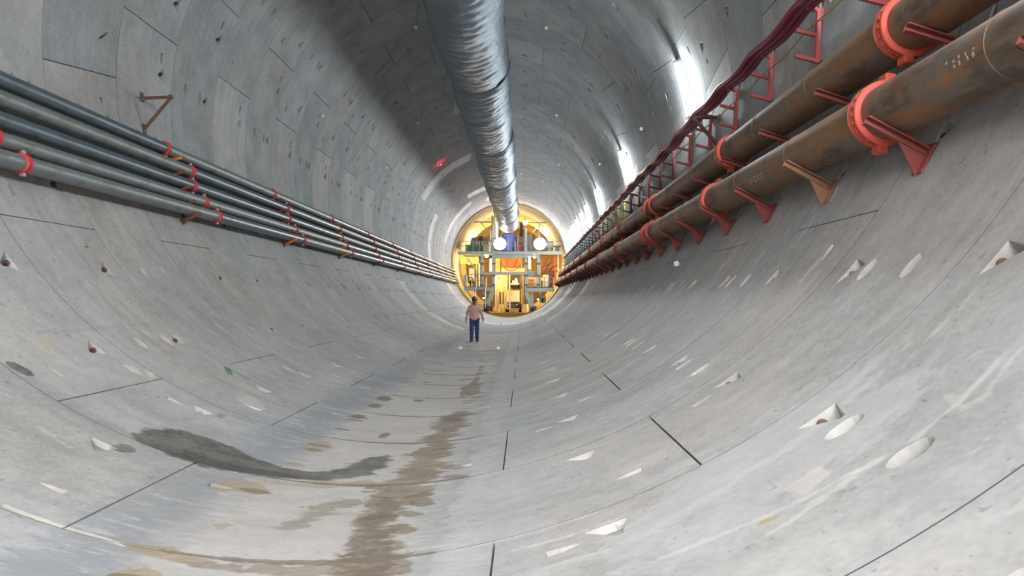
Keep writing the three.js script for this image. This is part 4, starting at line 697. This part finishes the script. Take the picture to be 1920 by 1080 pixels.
  const shirtF = p => { let d = smin(smin(trunk(p, .018), ell(p, [0, .92, 0], [.19, .13, .14]), .06), arms(p, .016), .022) + fold(p); d = Math.max(d, .83 + .01 * Math.sin(p[0] * 20) - p[1]); d = Math.max(d, p[1] - 1.445 + Math.max(0, p[2]) * .35 - Math.abs(p[0]) * .08); const cut = (w, e) => { const t = ((p[0] - e[0]) * (w[0] - e[0]) + (p[1] - e[1]) * (w[1] - e[1]) + (p[2] - e[2]) * (w[2] - e[2])) / Math.hypot(w[0] - e[0], w[1] - e[1], w[2] - e[2]); return t; }; const lo = Math.abs(p[0]) > .22 ? (p[0] < 0 ? cut(J.wrR, J.elR) - .225 : cut(J.wrL, J.elL) - .225) : -1; return Math.max(d, lo); };
  const trouF = p => { let d = smin(legs(p, .02), ell(p, [0, .92, 0], [.18, .11, .13]), .06) + fold(p) * 1.2; d = Math.max(d, .075 - p[1]); return Math.max(d, p[1] - .97); };
  const bootF = p => { let d = 9; for (const [a, y] of [[J.ankR, 0], [J.ankL, 0]]) { const b = smin(seg(p, [a[0], .1, a[2]], [a[0], .16, a[2]], .055, .052), smin(ell(p, [a[0], .05, a[2] + .0], [.05, .05, .065]), ell(p, [a[0] * 1.15, .04, a[2] + .11], [.052, .045, .085]), .05), .05); d = Math.min(d, b); } return Math.max(d, .004 - p[1]); };
  const q = onLining(889.5, 640.5), y = R - Math.sqrt(R * R - Math.pow(R * Math.sin(q.th * rad), 2));
  const g = thing('person', 'person in a pale pink shirt, blue jeans and dark hard hat walking on the invert', 'person', null, [R * Math.sin(q.th * rad), y + .008, -q.d]); g.rotation.y = .06; g.scale.setScalar(1.03);
  const body = mesh('body', skin, std(0x8a5a48, .6), g); body.userData.label = 'brown skin of face and hands';
  const shirt = mesh('shirt', mc(shirtF, [0, 1.12, 0], .42, 96), std(0xd2a598, .85), g); mesh('placket', tube([V(0, 1.41, .1), V(0, 1.3, .138), V(0, 1.13, .142), V(0, .95, .146)], .006, 6), std(0xc29488, .85), shirt);
  for (const s of [-1, 1]) mesh('collar', rbx(.07, .035, .02, .008, s * .04, 1.43, .075, .5, s * .4, s * -.5), std(0xd8ac9e, .85), shirt);
  const tr = mesh('trousers', mc(trouF, [0, .52, 0], .5, 96), std(0x36466e, .85), g); mesh('belt', new THREE.TorusGeometry(.16, .016, 8, 36).rotateX(Math.PI / 2).scale(1.05, 1.2, .75).translate(0, .945, 0), M.dark, tr);
  for (const [a, n] of [[J.ankR, 1], [J.ankL, 2]]) { const one = p => { const b = smin(seg(p, [a[0], .1, a[2]], [a[0], .16, a[2]], .055, .052), smin(ell(p, [a[0], .05, a[2]], [.05, .05, .065]), ell(p, [a[0] * 1.15, .04, a[2] + .11], [.052, .045, .085]), .05), .05); return Math.max(b, .004 - p[1]); }; const b = mesh('boot', mc(one, [a[0], .1, a[2] + .05], .19, 56), std(0x4a4038, .8), g); mesh('sole', rbx(.1, .022, .29, .009, a[0] * 1.07, .012, a[2] + .06), M.rubber, b); }
  const prof = [[0, .17], [.04, .168], [.08, .15], [.108, .11], [.12, .05], [.124, 0], [.128, -.004], [.112, -.004], [.11, .05], [.09, .11], [0, .155]].map(p => new THREE.Vector2(...p));
  const hat = mesh('hard_hat', new THREE.LatheGeometry(prof, 36).scale(.86, 1, 1.04).translate(0, 1.615, .005), std(0x23252b, .4), g);
  mesh('brim', new THREE.CylinderGeometry(.13, .135, .012, 32, 1, false, -Math.PI * .5, Math.PI).scale(.86, 1, 1.28).translate(0, 1.614, .02), std(0x23252b, .4), hat); mesh('ridge', rbx(.03, .02, .2, .008, 0, 1.78, .0), std(0x23252b, .4), hat);
  mesh('head_lamp', [new THREE.CylinderGeometry(.026, .03, .04, 18).rotateX(Math.PI / 2).translate(.045, 1.71, .118)], M.white, hat);
  mesh('hair', ell2([0, 1.575, -.02], [.083, .085, .088]), std(0x1c1816, .9), g);
  for (const s of [-1, 1]) mesh('eye', new THREE.SphereGeometry(.0095, 12, 8).translate(s * .032, 1.58, .106), std(0x2a2020, .3), body);
  mesh('moustache', rbx(.05, .012, .014, .005, 0, 1.522, .112), std(0x1c1816, .9), body);
  function ell2(c, r) { return new THREE.SphereGeometry(1, 24, 16).scale(...r).translate(...c); }
}
renderer.render(scene, camera);
